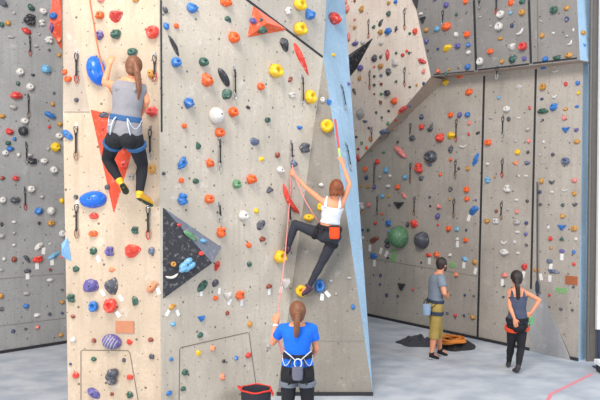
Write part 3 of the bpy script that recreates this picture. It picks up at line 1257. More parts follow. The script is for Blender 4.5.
QD = [(29.5, 36, 56, 0, 1), (28, 95, 118, 0, 2), (26, 143, 164, 0, 0), (24.5, 188, 210, 0, 1), (77, 52, 84, 0, 1), (76.5, 125, 161, 0, 2), (77, 203, 239, 0, 2),
      (155, 54, 82, 0, 1), (150.5, 128, 160, 0, 0), (148.5, 205, 240, 0, 1), (234, 68, 100, 0, 0), (219, 138, 171, 0, 0), (219, 204, 222, 0, 0), (291, 142, 164, 0, 0),
      (302, 76, 107, 0, 0), (341, 86, 112, 0, 0), (345.5, 144, 172, 0, 0), (369, 20, 38, 0, 1), (405, 9, 30, 0, 1), (370, 71, 90, 0, 1), (405, 68, 87, 0, 1), (372, 128, 142, 0, 2),
      (411, 123, 138, 0, 0), (457, 119, 142, 0, 1), (456, 160, 179, 0, 2), (411, 163, 184, 0, 2), (375, 163, 187, 0, 2), (378, 196, 215, 0, 2), (415, 197, 216, 0, 2),
      (454.5, 199, 218, 0, 2), (443.5, 10, 26, 0, 0), (480, -4, 9, 0, 0), (497, -5, 15, 0, 1), (497.7, 66, 80, 0, 0), (503.5, 116, 138, 0, 0), (503, 159, 178, 0, 1), (502, 202, 220, 0, 2),
      (289, 206, 226, 0, 0), (313, 208, 224, 0, 0)]
QD = QD[:-1]
qitems = []
for x, y0, y1, sc, cc in QD:
    h = cast(x, y0)
    if h: qitems.append(dict(x=x, y=(y0 + y1) / 2, y0=y0, y1=y1, hit=h, sf=surfkey(h[2], x), cc=cc, desc='black quickdraw', w=5))
for q in qitems: q['nb'] = {k: nearest(q, items, k) for k in DIRS}
CMT = [M_METAL, M_CO, M_CT]; CWD = ['steel', 'red', 'bronze']
def rel_label(base, d, pool):
    same = [k for k in pool if k is not d and k['sf'] == d['sf'] and k.get('cc') == d.get('cc')]
    if not same: return base
    for k, nbr in sorted(((k, n_) for k, n_ in d['nb'].items() if n_), key=lambda t: math.hypot(t[1]['x'] - d['x'], t[1]['y'] - d['y'])):
        for form in ('short', 'desc'):
            if any(s['nb'][k] is not None and s['nb'][k][form] == nbr[form] for s in same): continue
            art = 'an' if nbr[form][0] in 'aeiou' else 'a'
            l = '%s, %s %s %s hold' % (base, k, art, nbr[form])
            if len(l.split()) <= 16: return l
    rank = sum(1 for s in same if (s['y'], s['x']) < (d['y'], d['x']))
    return '%s, %shighest there' % (base, ORD[rank]) if rank <= len(same) - rank else '%s, %slowest there' % (base, ORD[len(same) - rank])
for q in qitems:
    loc, n = q['hit'][0], q['hit'][1]; s = loc.y / F
    Ltot = (q['y1'] - q['y0']) * s
    root = empty('quickdraw', loc)
    tag(root, rel_label('black quickdraw with %s carabiner on %s' % (CWD[q['cc']], SURFW[q['sf']]), q, qitems), 'quickdraw', 'quickdraws hanging from the walls')
    root.rotation_euler = frame(n).to_euler()
    hg = link('hanger', HANG, None, root)
    ca_ = link('carabiner', carab(M_DCAR), None, root); ca_.location = (0, -.06, .024); ca_.rotation_euler = (0, .5, 0)
    Ls = max(.05, Ltot - .19)
    sl = link('sling', sling_mesh(Ls, M_SL if q['cc'] != 1 or Ls < .1 else M_SL), None, root); sl.location = (0, -.095, .026)
    cb = link('carabiner', carab(CMT[q['cc']]), None, root); cb.location = (0, -.10 - Ls - .03, .026); cb.scale = (1.15, 1.15, 1.15)
TAGS = [(43.5, 251, -5), (37, 266, 0), (52, 262, 0), (27.5, 276, 0), (98.5, 259, 15), (103, 293, 30), (121, 298, 35), (118, 314, 35), (158.5, 291, 20), (201, 293, 0), (219, 291, -5),
        (269, 291.5, 0), (281, 289.5, -15), (167.5, 313, -35), (177.5, 313, 25), (229.5, 302, -35), (241.5, 302.5, 0), (322, 297, -5), (327.5, 294, 40), (374.5, 263, 0), (381, 251, -20), (386.5, 254, -30),
        (370, 248, 0), (429.5, 261, 0), (464, 265, -5), (475.5, 271, -15), (457.5, 244, 0), (469, 218, -20), (523.5, 274.5, -15), (502.5, 282.5, 0), (562, 257, 0), (551, 267, 0), (550, 278.5, 0), (541, 277, 15)]
titems = []
for x, y, an in TAGS:
    h = cast(x, y); titems.append(dict(x=x, y=y, hit=h, sf=surfkey(h[2], x), an=an, w=4))
for q in titems: q['nb'] = {k: nearest(q, items, k) for k in DIRS}
M_TAG = mat('white_tag_card', (238, 236, 232), .6, .03)
bm = bmesh.new(); box(bm, (-.5, -.5, 0), (.5, .5, .12)); bmesh.ops.bevel(bm, geom=bm.edges[:], offset=.04, segments=1, affect='EDGES')
TAGM = mesh_from_bm(bm, 'route_tag', False); TAGM.materials.append(M_TAG)
for q in titems:
    s = q['hit'][0].y / F
    o = link('route_tag', TAGM); o.matrix_world = Matrix.Translation(q['hit'][0] + q['hit'][1] * .002) @ frame(q['hit'][1], q['an']) @ Matrix.Diagonal((3.6 * s, 6.8 * s, .05, 1))
    tag(o, rel_label('small white route tag on %s' % SURFW[q['sf']], q, titems), 'route tag', 'white route tags under the starting holds')
def plate(x0, y0, x1, y1, m, label, name='sign_plate', cat='plate'):
    h = cast((x0 + x1) / 2, (y0 + y1) / 2); s = h[0].y / F
    bm = bmesh.new(); W, H = (x1 - x0) * s, (y1 - y0) * s
    box(bm, (-W / 2, -H / 2, -.002), (W / 2, H / 2, .015)); bmesh.ops.bevel(bm, geom=bm.edges[:], offset=.003, segments=2, affect='EDGES')
    o = link(name, mesh_from_bm(bm, name, False), m); o.matrix_world = Matrix.Translation(h[0]) @ frame(h[1])
    tag(o, label, cat); return o
M_BR = mat('brown_board', (186, 122, 88), .6, .15, 30)
plate(115.5, 321, 134.5, 333, M_BR, "blank brown rectangular plate on the tower's left face above the ribbed purple hold")
plate(565, 276, 578, 284.5, mat('orange_brown_board', (170, 98, 62), .6), 'small orange-brown plate on the rear wall near the right blue strip')
# green chalk marks
M_GP = mat('green_chalk', (120, 200, 110), .9)
def scribble(pts, w, label):
    H = [h_ for h_ in (cast(*p) for p in pts) if h_]
    o = tubeobj('chalk_mark', [h_[0] for h_ in H], w, M_GP, n=6)
    tag(o, label, 'chalk mark'); return o
scribble([(556, 292), (557, 288.5), (559, 288), (559, 291.5), (561.5, 288.5), (563, 290), (561.5, 292.5), (565, 288), (567, 290.5), (565, 292.5), (558, 293)], .010, 'green chalk scribble on the rear wall left of the small plate')
scribble([(449, 267), (452, 262), (455, 266), (451, 267), (456, 264)], .012, 'green chalk scribble on the rear wall right of the bearded man')
scribble([(390, 252), (395, 250), (393, 256), (397, 255), (391, 259), (396, 260), (392, 262)], .016, 'green chalk smear below the big green ball hold')

# ------------------------------------------------------------------ people
M_SKIN = mat('skin', (226, 150, 112), .5, .05); M_SKIN2 = mat('skin_fair', (222, 150, 116), .5, .05)
M_EYE = mat('eye', (30, 24, 22), .2); M_LIP = mat('lip', (176, 88, 80), .5)
def fmat(name, rgb, bump=.5): return mat(name, rgb, .85, .12, 9, bump)
TMP = bpy.data.scenes.new('scratch')
class Fig:
    def __init__(s): s.bm = bmesh.new()
    def loft(s, rings, n=20):
        """rings: (centre, xaxis*a, yaxis*b)"""
        R_ = []
        for c_, x, y in rings:
            R_.append([s.bm.verts.new(c_ + x * math.cos(2 * math.pi * j / n) + y * math.sin(2 * math.pi * j / n)) for j in range(n)])
        for A_, B_ in zip(R_, R_[1:]):
            for j in range(n): s.bm.faces.new((A_[j], A_[(j + 1) % n], B_[(j + 1) % n], B_[j]))
        f0_ = s.bm.faces.new(R_[0][::-1]); s.bm.faces.new(R_[-1])
    def cone(s, p, q, r0, r1, n=14, sx=1.0, ax=None):
        d = (q - p).normalized(); x = (ax - d * ax.dot(d)).normalized() if ax else d.orthogonal().normalized(); y = d.cross(x)
        s.loft([(p, x * r0 * sx, y * r0), (q, x * r1 * sx, y * r1)], n)
    def ball(s, c_, r, ax=None, sub=2):
        r_ = bmesh.ops.create_icosphere(s.bm, subdivisions=sub, radius=1)
        X, Y_, Z = ax if ax else (V((1, 0, 0)), V((0, 1, 0)), V((0, 0, 1)))
        rx, ry, rz = r if isinstance(r, tuple) else (r, r, r)
        for v in r_['verts']: v.co = c_ + X * v.co.x * rx + Y_ * v.co.y * ry + Z * v.co.z * rz
    def cap(s, p, q, r0, r1):
        s.cone(p, q, r0, r1); s.ball(p, r0); s.ball(q, r1)
    def build(s, name, m, vox=.008, sm=4, wr=0.0):
        bmesh.ops.recalc_face_normals(s.bm, faces=s.bm.faces)
        me = bpy.data.meshes.new(name); s.bm.to_mesh(me); s.bm.free()
        o = bpy.data.objects.new(name, me); TMP.collection.objects.link(o)
        md = o.modifiers.new('r', 'REMESH'); md.mode = 'VOXEL'; md.voxel_size = vox; md.use_smooth_shade = True
        if sm:
            m2 = o.modifiers.new('s', 'SMOOTH'); m2.factor = .5; m2.iterations = sm
        TMP.view_layers[0].update(); dg = TMP.view_layers[0].depsgraph
        me2 = bpy.data.meshes.new_from_object(o.evaluated_get(dg))
        o.modifiers.clear(); o.data = me2; TMP.collection.objects.unlink(o); COL.objects.link(o); bpy.data.meshes.remove(me); me2.name = name
        if wr:
            for v in me2.vertices:
                k = noise.noise(V((v.co.x * 9, v.co.y * 9, v.co.z * 16))) * wr + noise.noise(v.co * 30) * wr * .4
                v.co = v.co + v.normal * k
        for p in me2.polygons: p.use_smooth = True
        me2.materials.clear(); me2.materials.append(m)
        return o

def lerp(p, q, t): return p + (q - p) * t
def person(J, label, cfg):
    g = lambda k: J[k]
    ft = cfg['facing'].normalized()
    root = empty('person', V((g('pelvis').x, g('pelvis').y, 0)) if not cfg.get('climb') else g('pelvis').copy())
    tag(root, label, 'person')
    fem = cfg.get('fem', True); k = cfg.get('k', 1.0)
    spine = (g('neck') - g('pelvis')); SL = spine.length; u = spine.normalized()
    rS = (g('shR') - g('shL')).normalized(); rH = (g('hipR') - g('hipL')).normalized()
    def ringat(t, a_, b_, off=0):
        r = (rH * (1 - min(1, max(0, t))) + rS * min(1, max(0, t))).normalized()
        r = (r - u * r.dot(u)).normalized(); f = u.cross(r)
        bow = f * (-0.02 * math.sin(math.pi * min(1, max(0, t))))
        return (g('pelvis') + u * (SL * t) + bow, r * (a_ * k + off), f * (b_ * k + off))
    prof = [(-.17, .075, .075), (-.10, .135, .10), (0, .165, .115), (.12, .158, .11), (.25, .14, .098), (.42, .120, .088), (.6, .135, .10), (.78, .155, .105), (.9, .160, .092), (.99, .125, .07), (1.08, .06, .05)] if fem else \
           [(-.17, .075, .08), (-.10, .13, .10), (0, .158, .112), (.12, .155, .11), (.25, .15, .105), (.42, .147, .102), (.6, .16, .11), (.78, .178, .115), (.9, .182, .10), (.99, .145, .075), (1.08, .068, .055)]
    def profat(t):
        for (t0, a0, b0), (t1, a1, b1) in zip(prof, prof[1:]):
            if t0 <= t <= t1:
                x = (t - t0) / (t1 - t0); return (a0 + (a1 - a0) * x, b0 + (b1 - b0) * x)
        return prof[0][1:] if t < prof[0][0] else prof[-1][1:]
    def torso(F_, t0, t1, off, n=9):
        F_.loft([ringat(t0 + (t1 - t0) * i / n, *profat(t0 + (t1 - t0) * i / n), off) for i in range(n + 1)], 28)
    am = (.88 if fem else 1.05) * k; lm = (1.0 if fem else 1.03) * k
    fr_ = u.cross(rS)
    # body
    B = Fig(); torso(B, -.15, 1.06, -.002, 14)
    for sd in 'LR':
        sh, el, wr = g('sh' + sd), g('el' + sd), g('wr' + sd)
        B.ball(sh, .052 * am); B.cap(lerp(sh, g('neck'), .5), sh, .05 * am, .05 * am)
        B.cap(sh, lerp(sh, el, .45), .047 * am, .046 * am); B.cap(lerp(sh, el, .45), el, .046 * am, .036 * am)
        B.cap(el, lerp(el, wr, .3), .036 * am, .040 * am); B.cap(lerp(el, wr, .3), wr, .040 * am, .025 * am)
        # hand
        hd = J.get('hd' + sd, (wr - el)).normalized(); pn = J.get('pn' + sd, fr_); pn = (pn - hd * pn.dot(hd)).normalized()
        sdv = hd.cross(pn); curl = cfg.get('curl' + sd, .5)
        Bx = [(wr, sdv * .026, pn * .018), (wr + hd * .03, sdv * .036, pn * .018), (wr + hd * .085, sdv * .041, pn * .014)]
        B.loft(Bx, 12)
        ts = 1 if sd == 'L' else -1
        if cfg.get('flip' + sd): ts = -ts
        for q, fl_ in enumerate((.068, .078, .073, .058)):
            ox = (q - 1.5) * .020 * -ts; p_ = wr + hd * .08 + sdv * ox
            d1 = (hd + pn * curl * .5).normalized(); d2 = (hd + pn * curl * 1.6).normalized()
            m_ = p_ + d1 * fl_ * .55; B.cap(p_, m_, .0088, .0084); B.cap(m_, m_ + d2 * fl_ * .5, .0084, .0072)
        tb = wr + hd * .025 + sdv * (.028 * ts); td = (hd + sdv * (.9 * ts) + pn * .35).normalized(); tm = tb + td * .04
        B.cap(tb, tm, .013, .010); B.cap(tm, tm + (hd + sdv * .3 * ts + pn * .5).normalized() * .032, .010, .0085)
        hp, kn, an, to = g('hip' + sd), g('kn' + sd), g('an' + sd), g('toe' + sd)
        B.ball(hp, .088 * lm); B.cap(hp, lerp(hp, kn, .5), .084 * lm, .070 * lm); B.cap(lerp(hp, kn, .5), kn, .070 * lm, .052 * lm)
        B.cap(kn, lerp(kn, an, .32), .050 * lm, .053 * lm); B.cap(lerp(kn, an, .32), an, .053 * lm, .032 * lm)
        B.cap(an, lerp(an, to, .9), .032, .022)
        B.ball(lerp(hp, g('pelvis'), .4) - u.cross(rH) * .06 * k - u * .03, .085 * lm)
    hc = g('head'); hu = cfg.get('headup', V((0, 0, 1))).normalized(); hf = ft - hu * ft.dot(hu); hf.normalize(); hs = hf.cross(hu)
    B.cap(g('neck') - u * .02, hc - hu * .06 - hf * .015, .055 * am, .048 * am)
    B.ball(hc + hu * .012, (.074, .094, .104), (hs, hf, hu), 3)
    B.ball(hc - hu * .055 + hf * .028, (.054, .062, .058), (hs, hf, hu))
    B.ball(hc - hu * .09 + hf * .066, (.024, .02, .02), (hs, hf, hu))
    B.cap(hc + hu * .008 + hf * .092, hc - hu * .028 + hf * .112, .008, .013)
    for q in (1, -1):
        B.ball(hc + hs * (.076 * q) - hu * .012 - hf * .008, (.012, .02, .032), (hs, hf, hu))
        B.ball(hc + hs * (.03 * q) + hu * .022 + hf * .086, (.022, .012, .008), (hs, hf, hu))
    body = keep(B.build('body', cfg.get('skin', M_SKIN), .0075, 3), root)
    for q in (1, -1):
        E_ = Fig(); E_.ball(hc + hs * (.03 * q) + hu * .004 + hf * .086, (.012, .010, .007), (hs, hf, hu)); keep(E_.build('eye', M_EYE, .003, 0), root)
    E_ = Fig(); E_.ball(hc - hu * .055 + hf * .088, (.022, .008, .006), (hs, hf, hu)); keep(E_.build('mouth', M_LIP, .003, 0), root)
    # hair
    hz = cfg.get('hz', 1.0)
    H_ = Fig(); H_.ball(hc + hu * .022 - hf * .014, (.089 * hz, .102 * hz, .103 * hz), (hs, hf, hu), 3)
    H_.ball(hc - hu * .03 - hf * .045, (.074 * hz, .06 * hz, .072 * hz), (hs, hf, hu))
    if cfg.get('bob'):
        for i in range(15):
            a_ = math.pi * (i / 14) ; dx_ = hs * math.cos(a_) - hf * (math.sin(a_) * .95); ll = .075 + .03 * math.sin(i * 2.3)
            H_.cap(hc + dx_ * .080 - hf * .012 + hu * .02, hc + dx_ * .088 - hf * .012 - hu * ll, .026, .014)
    if cfg.get('pony'):
        pp = cfg['pony']; H_.ball(pp[0], .036)
        for i in range(len(pp) - 1):
            H_.cap(pp[i], pp[i + 1], (.034, .038, .034, .026)[min(i, 3)], (.038, .034, .026, .012)[min(i, 3)])
    if cfg.get('bun'): H_.ball(cfg['bun'], .045)
    keep(H_.build('hair', cfg['hair'], .009, 3, .004), root)
    if cfg.get('beard'):
        Q = Fig(); Q.ball(hc - hu * .065 + hf * .034, (.060, .068, .052), (hs, hf, hu)); Q.ball(hc - hu * .095 + hf * .06, (.035, .034, .03), (hs, hf, hu))
        keep(Q.build('beard', cfg['hair'], .006, 2, .003), root)
    # top
    T_ = Fig(); t0, t1 = cfg.get('top_t', (.02, .93)); torso(T_, t0, t1, cfg.get('top_off', .012))
    for sd in 'LR':
        sh, el = g('sh' + sd), g('el' + sd)
        if cfg['top'] == 'tee':
            e_ = lerp(sh, el, .55); T_.cap(lerp(sh, g('neck'), .45), sh, .060 * am, .064 * am); T_.cone(lerp(sh, el, -.05), e_, .064 * am, .066 * am)
            T_.ball(sh, .064 * am)
        else:
            f = u.cross(rS); off = (.72 if cfg['top'] == 'racer' else .62); mid = lerp(g('neck'), sh, .62) + u * .052
            T_.cap(g('pelvis') + u * SL * .82 + rS * (.10 if sd == 'R' else -.10) - f * .112 * k, mid, .024, .019)
            T_.cap(mid, g('pelvis') + u * SL * .82 + rS * (.10 if sd == 'R' else -.10) + f * .112 * k, .019, .024)
    keep(T_.build('shirt', cfg['topm'], .011, 3, .005), root)
    # trousers
    T_ = Fig(); torso(T_, -.16, .2, .010)
    for sd in 'LR':
        hp, kn, an = g('hip' + sd), g('kn' + sd), g('an' + sd); loose = cfg.get('loose', 0)
        T_.ball(hp, .088 * lm + .009 + loose * .5); T_.ball(lerp(hp, g('pelvis'), .4) - u.cross(rH) * .06 * k - u * .03, .085 * lm + .01)
        T_.cap(hp, lerp(hp, kn, .5), .084 * lm + .010 + loose * .6, .070 * lm + .010 + loose)
        T_.cap(lerp(hp, kn, .5), kn, .070 * lm + .01 + loose, .052 * lm + .01 + loose)
        le = cfg.get('leg', .95)
        if le < .6: T_.cone(kn, lerp(kn, an, le), .054 * lm + .01 + loose, .056 * lm + .008 + loose)
        else:
            T_.cap(kn, lerp(kn, an, .32), .050 * lm + .008, .053 * lm + .008); T_.cone(lerp(kn, an, .3), lerp(kn, an, le), .053 * lm + .008, .033 * lm + .008)
    keep(T_.build('trousers', cfg['legm'], .011, 3, .004), root)
    # shoes
    for sd in 'LR':
        an, to = g('an' + sd), g('toe' + sd); d = (to - an); dn = d.normalized(); sh_up = (lerp(g('kn' + sd), an, 0) - an).normalized()
        sh_up = (sh_up - dn * sh_up.dot(dn)).normalized(); sv = dn.cross(sh_up); base = an - sh_up * .03 - dn * .03; Lx = d.length + .07
        S_ = Fig()
        S_.loft([(base + dn * (Lx * t) + sh_up * (hh * .5 - .02), sv * w_, sh_up * hh) for t, w_, hh in ((0, .022, .028), (.08, .032, .040), (.3, .035, .050), (.55, .042, .038), (.78, .045, .030), (.93, .034, .024), (1.0, .016, .014))], 14)
        S_.cone(an + sh_up * .05, an - sh_up * .02, .040, .042)
        sh_o = keep(S_.build('shoe', cfg['shoem'], .007, 2), root)
        if cfg.get('solem'):
            Q = Fig(); Q.loft([(base + dn * (Lx * t) - sh_up * .034, sv * w_, sh_up * .009) for t, w_ in ((0, .02), (.1, .032), (.5, .038), (.78, .044), (.95, .032), (1.02, .015))], 10)
            Q.build('shoe_sole', cfg['solem'], .006, 1).parent = sh_o
    # harness
    if cfg.get('harm'):
        hm = cfg['harm']; tb = cfg.get('belt_t', .20)
        Q = Fig(); torso(Q, tb - .055, tb + .055, .030, 3)
        belt = keep(Q.build('harness_belt', hm, .008, 2), root)
        for sd in 'LR':
            hp, kn = g('hip' + sd), g('kn' + sd); lt = cfg.get('loop_t', (.20, .34)); q0_, q1_ = lerp(hp, kn, lt[0]), lerp(hp, kn, lt[1])
            Q = Fig(); Q.cone(q0_, q1_, .098 * lm + .010 + cfg.get('loose', 0) + cfg.get('loop_off', 0), .092 * lm + .010 + cfg.get('loose', 0) + cfg.get('loop_off', 0)); keep(Q.build('harness_leg_loop', cfg.get('loopm', hm), .008, 2), root)
            # gear loop and riser straps
            f = u.cross(rH); sg = 1 if sd == 'R' else -1
            w_ = profat(tb)[0] * k
            c_, xx, yy = ringat(tb, *profat(tb), .032)
            P_ = [c_ + xx * sg * math.cos(a_) - yy * math.sin(a_) - u * (.10 * math.sin((a_ - .1) / 1.1 * math.pi)) for a_ in [.1 + 1.1 * i / 8 for i in range(9)]]
            bm = bmesh.new(); tube(bm, P_, .0055, 6); link('gear_loop', mesh_from_bm(bm, 'gear_loop'), cfg.get('gearm', M_SL)).parent = belt
            st = lerp(hp, kn, .22) - f * (.098 * lm + .012)
            bm = bmesh.new(); tube(bm, smooth_path([c_ + xx * sg * .35 - yy * .98, c_ + xx * sg * .5 - yy * 1.15 - u * .08, st], 4), .008, 6)
            link('riser_strap', mesh_from_bm(bm, 'riser_strap'), cfg.get('strapm', hm)).parent = belt
    return root, dict(u=u, r=rH, f=u.cross(rH), pel=g('pelvis'))

BK = V((0, 1, 0))
M_BLK = fmat('black_leggings', (26, 27, 33)); M_GTOP = fmat('grey_marl', (140, 138, 144)); M_HBR = mat('brown_hair', (122, 76, 50), .5, .4, 40, .4)
M_HDK = mat('dark_hair', (48, 36, 34), .5, .3, 40, .4); M_HAUB = mat('auburn_hair', (128, 66, 34), .5, .3, 40, .4); M_BLU = fmat('blue_webbing', (50, 92, 138)); M_YSH = mat('yellow_shoe_leather', (236, 176, 30), .5)
M_DSOLE = mat('dark_rubber', (44, 62, 52), .8); M_WST = mat('pale_webbing', (206, 212, 220), .8)

# 1 left climber
J = dict(head=at(134, 67.5, 7.78), neck=at(131, 80.5, 7.80), pelvis=at(124.5, 133, 7.84), shL=at(116, 86, 7.84), shR=at(141.5, 88, 7.82),
         elL=at(104.5, 83, 7.98), wrL=at(109.5, 65, 8.12), elR=at(147, 101, 7.80), wrR=at(140.5, 115, 7.98), hipL=at(114.5, 139, 7.86), hipR=at(134.5, 139, 7.84),
         knL=at(107.5, 159, 8.02), anL=at(119.5, 180.5, 7.94), toeL=at(124, 188, 8.16), knR=at(142.5, 165, 8.04), anR=at(139.5, 193.5, 7.94), toeR=at(151, 200, 8.22),
         hdL=V((.15, .35, .9)), pnL=V((0, 1, 0)))
person(J, 'ponytailed person in grey vest and black leggings climbing beside the large blue hold',
       dict(facing=BK, climb=True, hair=M_HBR, hz=1.06, pony=[at(135, 64, 7.68), at(137, 72, 7.65), at(138.5, 82, 7.66), at(139, 91, 7.68), at(138, 100, 7.71)],
            top='vest', topm=M_GTOP, top_t=(-.14, .97), top_off=.022, legm=M_BLK, shoem=M_YSH, solem=M_DSOLE, harm=M_BLU, strapm=M_WST, gearm=M_WST, belt_t=.28, k=1.12, curlL=.8, headup=V((.05, 0, 1))))
# 2 middle climber
J = dict(head=at(336, 188.5, 9.62), neck=at(333.5, 199.5, 9.66), pelvis=at(329, 232, 9.72), shL=at(322.5, 201, 9.68), shR=at(342.5, 202, 9.66),
         elL=at(307, 188.5, 9.82), wrL=at(294.5, 175.5, 9.93), elR=at(349.5, 184.5, 9.7), wrR=at(343, 165, 9.86), hipL=at(323.5, 235.5, 9.74), hipR=at(335, 236.5, 9.7),
         knL=at(295, 224, 9.78), anL=at(288, 247.5, 9.80), toeL=at(281, 255.5, 9.9), knR=at(321.5, 263, 9.78), anR=at(309, 286.5, 9.8), toeR=at(302.5, 291.5, 9.82),
         hdL=V((-.45, .3, .75)), pnL=V((0, 1, 0)), hdR=V((-.3, .1, .9)), pnR=V((-.5, .8, 0)))
pm, q = person(J, 'person in white racerback top reaching both arms up on the tower corner',
       dict(facing=V((-.35, 1, .15)), climb=True, hair=M_HAUB, bob=True, hz=1.08, top='racer', topm=fmat('white_cotton', (216, 220, 228)), top_t=(.27, .78), legm=fmat('charcoal_trousers', (46, 48, 58)),
            shoem=mat('dark_purple_shoe', (70, 44, 66), .5), harm=M_BLK, strapm=M_SL, belt_t=.16, curlL=.9, curlR=1.2, k=.97, skin=M_SKIN))
cb = empty('chalk_bag', at(334.5, 232, 9.53)); tag(cb, 'bright orange-red chalk bag clipped behind the middle climber\'s harness', 'chalk bag')
Q = Fig(); pc = at(334.5, 232, 9.53)
Q.loft([(pc + V((0, 0, z)), V((r, 0, 0)), V((0, r * .8, 0))) for z, r in ((-.095, .05), (-.085, .068), (-.03, .074), (.05, .072), (.075, .074))])
keep(Q.build('bag', mat('orange_red_fabric', (240, 74, 22), .8, .08, 20, .3), .007, 2), cb)
Q = Fig(); Q.loft([(pc + V((0, 0, z)), V((r, 0, 0)), V((0, r * .8, 0))) for z, r in ((.068, .078), (.088, .078))]); keep(Q.build('rim', M_SL, .006, 1), cb)
# 3 belayer
J = dict(head=at(297.5, 312, 7.75), neck=at(297.5, 325, 7.78), pelvis=at(297.5, 368, 7.8), shL=at(282.5, 328.5, 7.8), shR=at(312.5, 328.5, 7.8),
         elL=at(273, 343, 7.95), wrL=at(275.5, 324, 8.05), elR=at(316, 349, 7.85), wrR=at(311, 358, 8.07), hipL=at(289, 373, 7.8), hipR=at(306, 373, 7.8),
         knL=at(287.5, 411, 7.8), anL=V((at(286, 440, 7.8).x, 7.8, .09)), toeL=V((at(284, 440, 7.8).x, 7.98, .05)), knR=at(308, 411, 7.8), anR=V((at(309, 440, 7.8).x, 7.8, .09)), toeR=V((at(311, 440, 7.8).x, 7.98, .05)),
         hdL=V((.1, .3, 1)), pnL=V((.3, .6, 0)))
person(J, 'belaying person in bright blue T-shirt with brown ponytail at the tower foot',
       dict(facing=V((-.1, 1, .2)), hair=M_HBR, hz=1.08, pony=[at(297.5, 316, 7.62), at(297, 322, 7.60), at(296.5, 330, 7.61), at(296, 336, 7.63)], top='tee', topm=fmat('royal_blue_cotton', (16, 108, 226), .6), top_t=(.06, 1.0),
            legm=M_BLK, shoem=M_BLK, harm=fmat('black_harness', (34, 34, 42)), loopm=fmat('grey_webbing', (112, 118, 130)), strapm=M_SL, gearm=M_WST, belt_t=.32, curlL=1.0, k=1.04, headup=V((0, -.12, 1))))
bandp = at(275.6, 325.5, 8.04)
Q = Fig(); dd = (at(275.5, 324, 8.05) - at(273, 343, 7.95)).normalized(); Q.cone(bandp - dd * .012, bandp + dd * .012, .031, .031)
wb = Q.build('wristband', mat('white_band', (235, 235, 235), .7), .005, 1); tag(wb, 'white wristband on the belayer\'s raised left wrist', 'wristband')
ring = at(298, 363.5, 7.62)
rg = empty('belay_loop', ring); tag(rg, 'white webbing loop at the back of the belayer\'s harness', 'loop')
bm = bmesh.new(); tube(bm, [ring + V((math.cos(t) * .040, 0, math.sin(t) * .05)) for t in [i * math.pi / 12 for i in range(24)]], .0075, 8, True)
keep(link('loop', mesh_from_bm(bm, 'loop'), M_WST), rg)
for sg in (-1, 1):
    bm = bmesh.new(); tube(bm, smooth_path([ring + V((sg * .03, 0, .035)), ring + V((sg * .09, .0, .09)), ring + V((sg * .15, .08, .12))], 4), .0065, 6); keep(link('strap', mesh_from_bm(bm, 'strap'), M_WST), rg)
pc = at(297.5, 373.5, 7.60)
cb = empty('chalk_bag', pc); tag(cb, 'grey chalk bag hanging behind the belayer\'s harness', 'chalk bag')
Q = Fig(); Q.loft([(pc + V((0, 0, z)), V((r, 0, 0)), V((0, r * .7, 0))) for z, r in ((-.075, .042), (-.065, .056), (-.0, .062), (.06, .06), (.07, .062))])
keep(Q.build('bag', fmat('grey_bag_fabric', (104, 104, 120)), .007, 2), cb)
# 4 man
mf_ = V((.85, .6, 0))
J = dict(head=at(442, 264.2, 11.85), neck=at(438.5, 274.5, 11.85), pelvis=at(435.5, 303, 11.85), shL=at(433, 278.5, 12.0), shR=at(441, 279.5, 11.68),
         elL=at(440, 293, 12.15), wrL=at(446.5, 293, 11.93), elR=at(444.5, 293.5, 11.58), wrR=at(447, 297.5, 11.80), hdL=V((.2, -1, 0)), hdR=V((.1, 1, .1)), hipL=at(434.5, 306, 11.93), hipR=at(436.5, 306, 11.76),
         knL=at(438, 331, 11.95), anL=at(440, 352.5, 12.0), toeL=at(446.5, 356.5, 12.02), knR=at(434.5, 332, 11.75), anR=at(431.5, 354.5, 11.72), toeR=at(437.5, 358.5, 11.80), pnL=V((0, -1, 0)), pnR=V((0, 1, 0)))
J['anL'].z = .09; J['toeL'].z = .045; J['anR'].z = .09; J['toeR'].z = .045
person(J, 'bearded person in grey T-shirt and khaki shorts standing with arms folded',
       dict(facing=mf_, fem=False, k=1.06, hair=M_HDK, beard=True, top='tee', topm=fmat('blue_grey_cotton', (124, 134, 148), .6), top_t=(-.02, 1.0), legm=fmat('khaki_cotton', (172, 146, 78), .6), leg=.30, loose=.018,
            shoem=fmat('black_canvas', (30, 30, 36)), solem=mat('white_rubber', (220, 220, 220), .7), harm=fmat('navy_webbing', (52, 60, 78)), belt_t=.08, skin=M_SKIN2))
pc = at(426.5, 309.5, 11.62); cb = empty('chalk_bag', pc); tag(cb, 'pale blue chalk bag hanging behind the bearded man\'s harness', 'chalk bag')
Q = Fig(); Q.loft([(pc + V((0, 0, z)), V((r, 0, 0)), V((0, r * .8, 0))) for z, r in ((-.10, .05), (-.09, .065), (-.0, .072), (.08, .068), (.09, .07))])
keep(Q.build('bag', fmat('pale_blue_bag_fabric', (140, 160, 186)), .008, 2), cb)
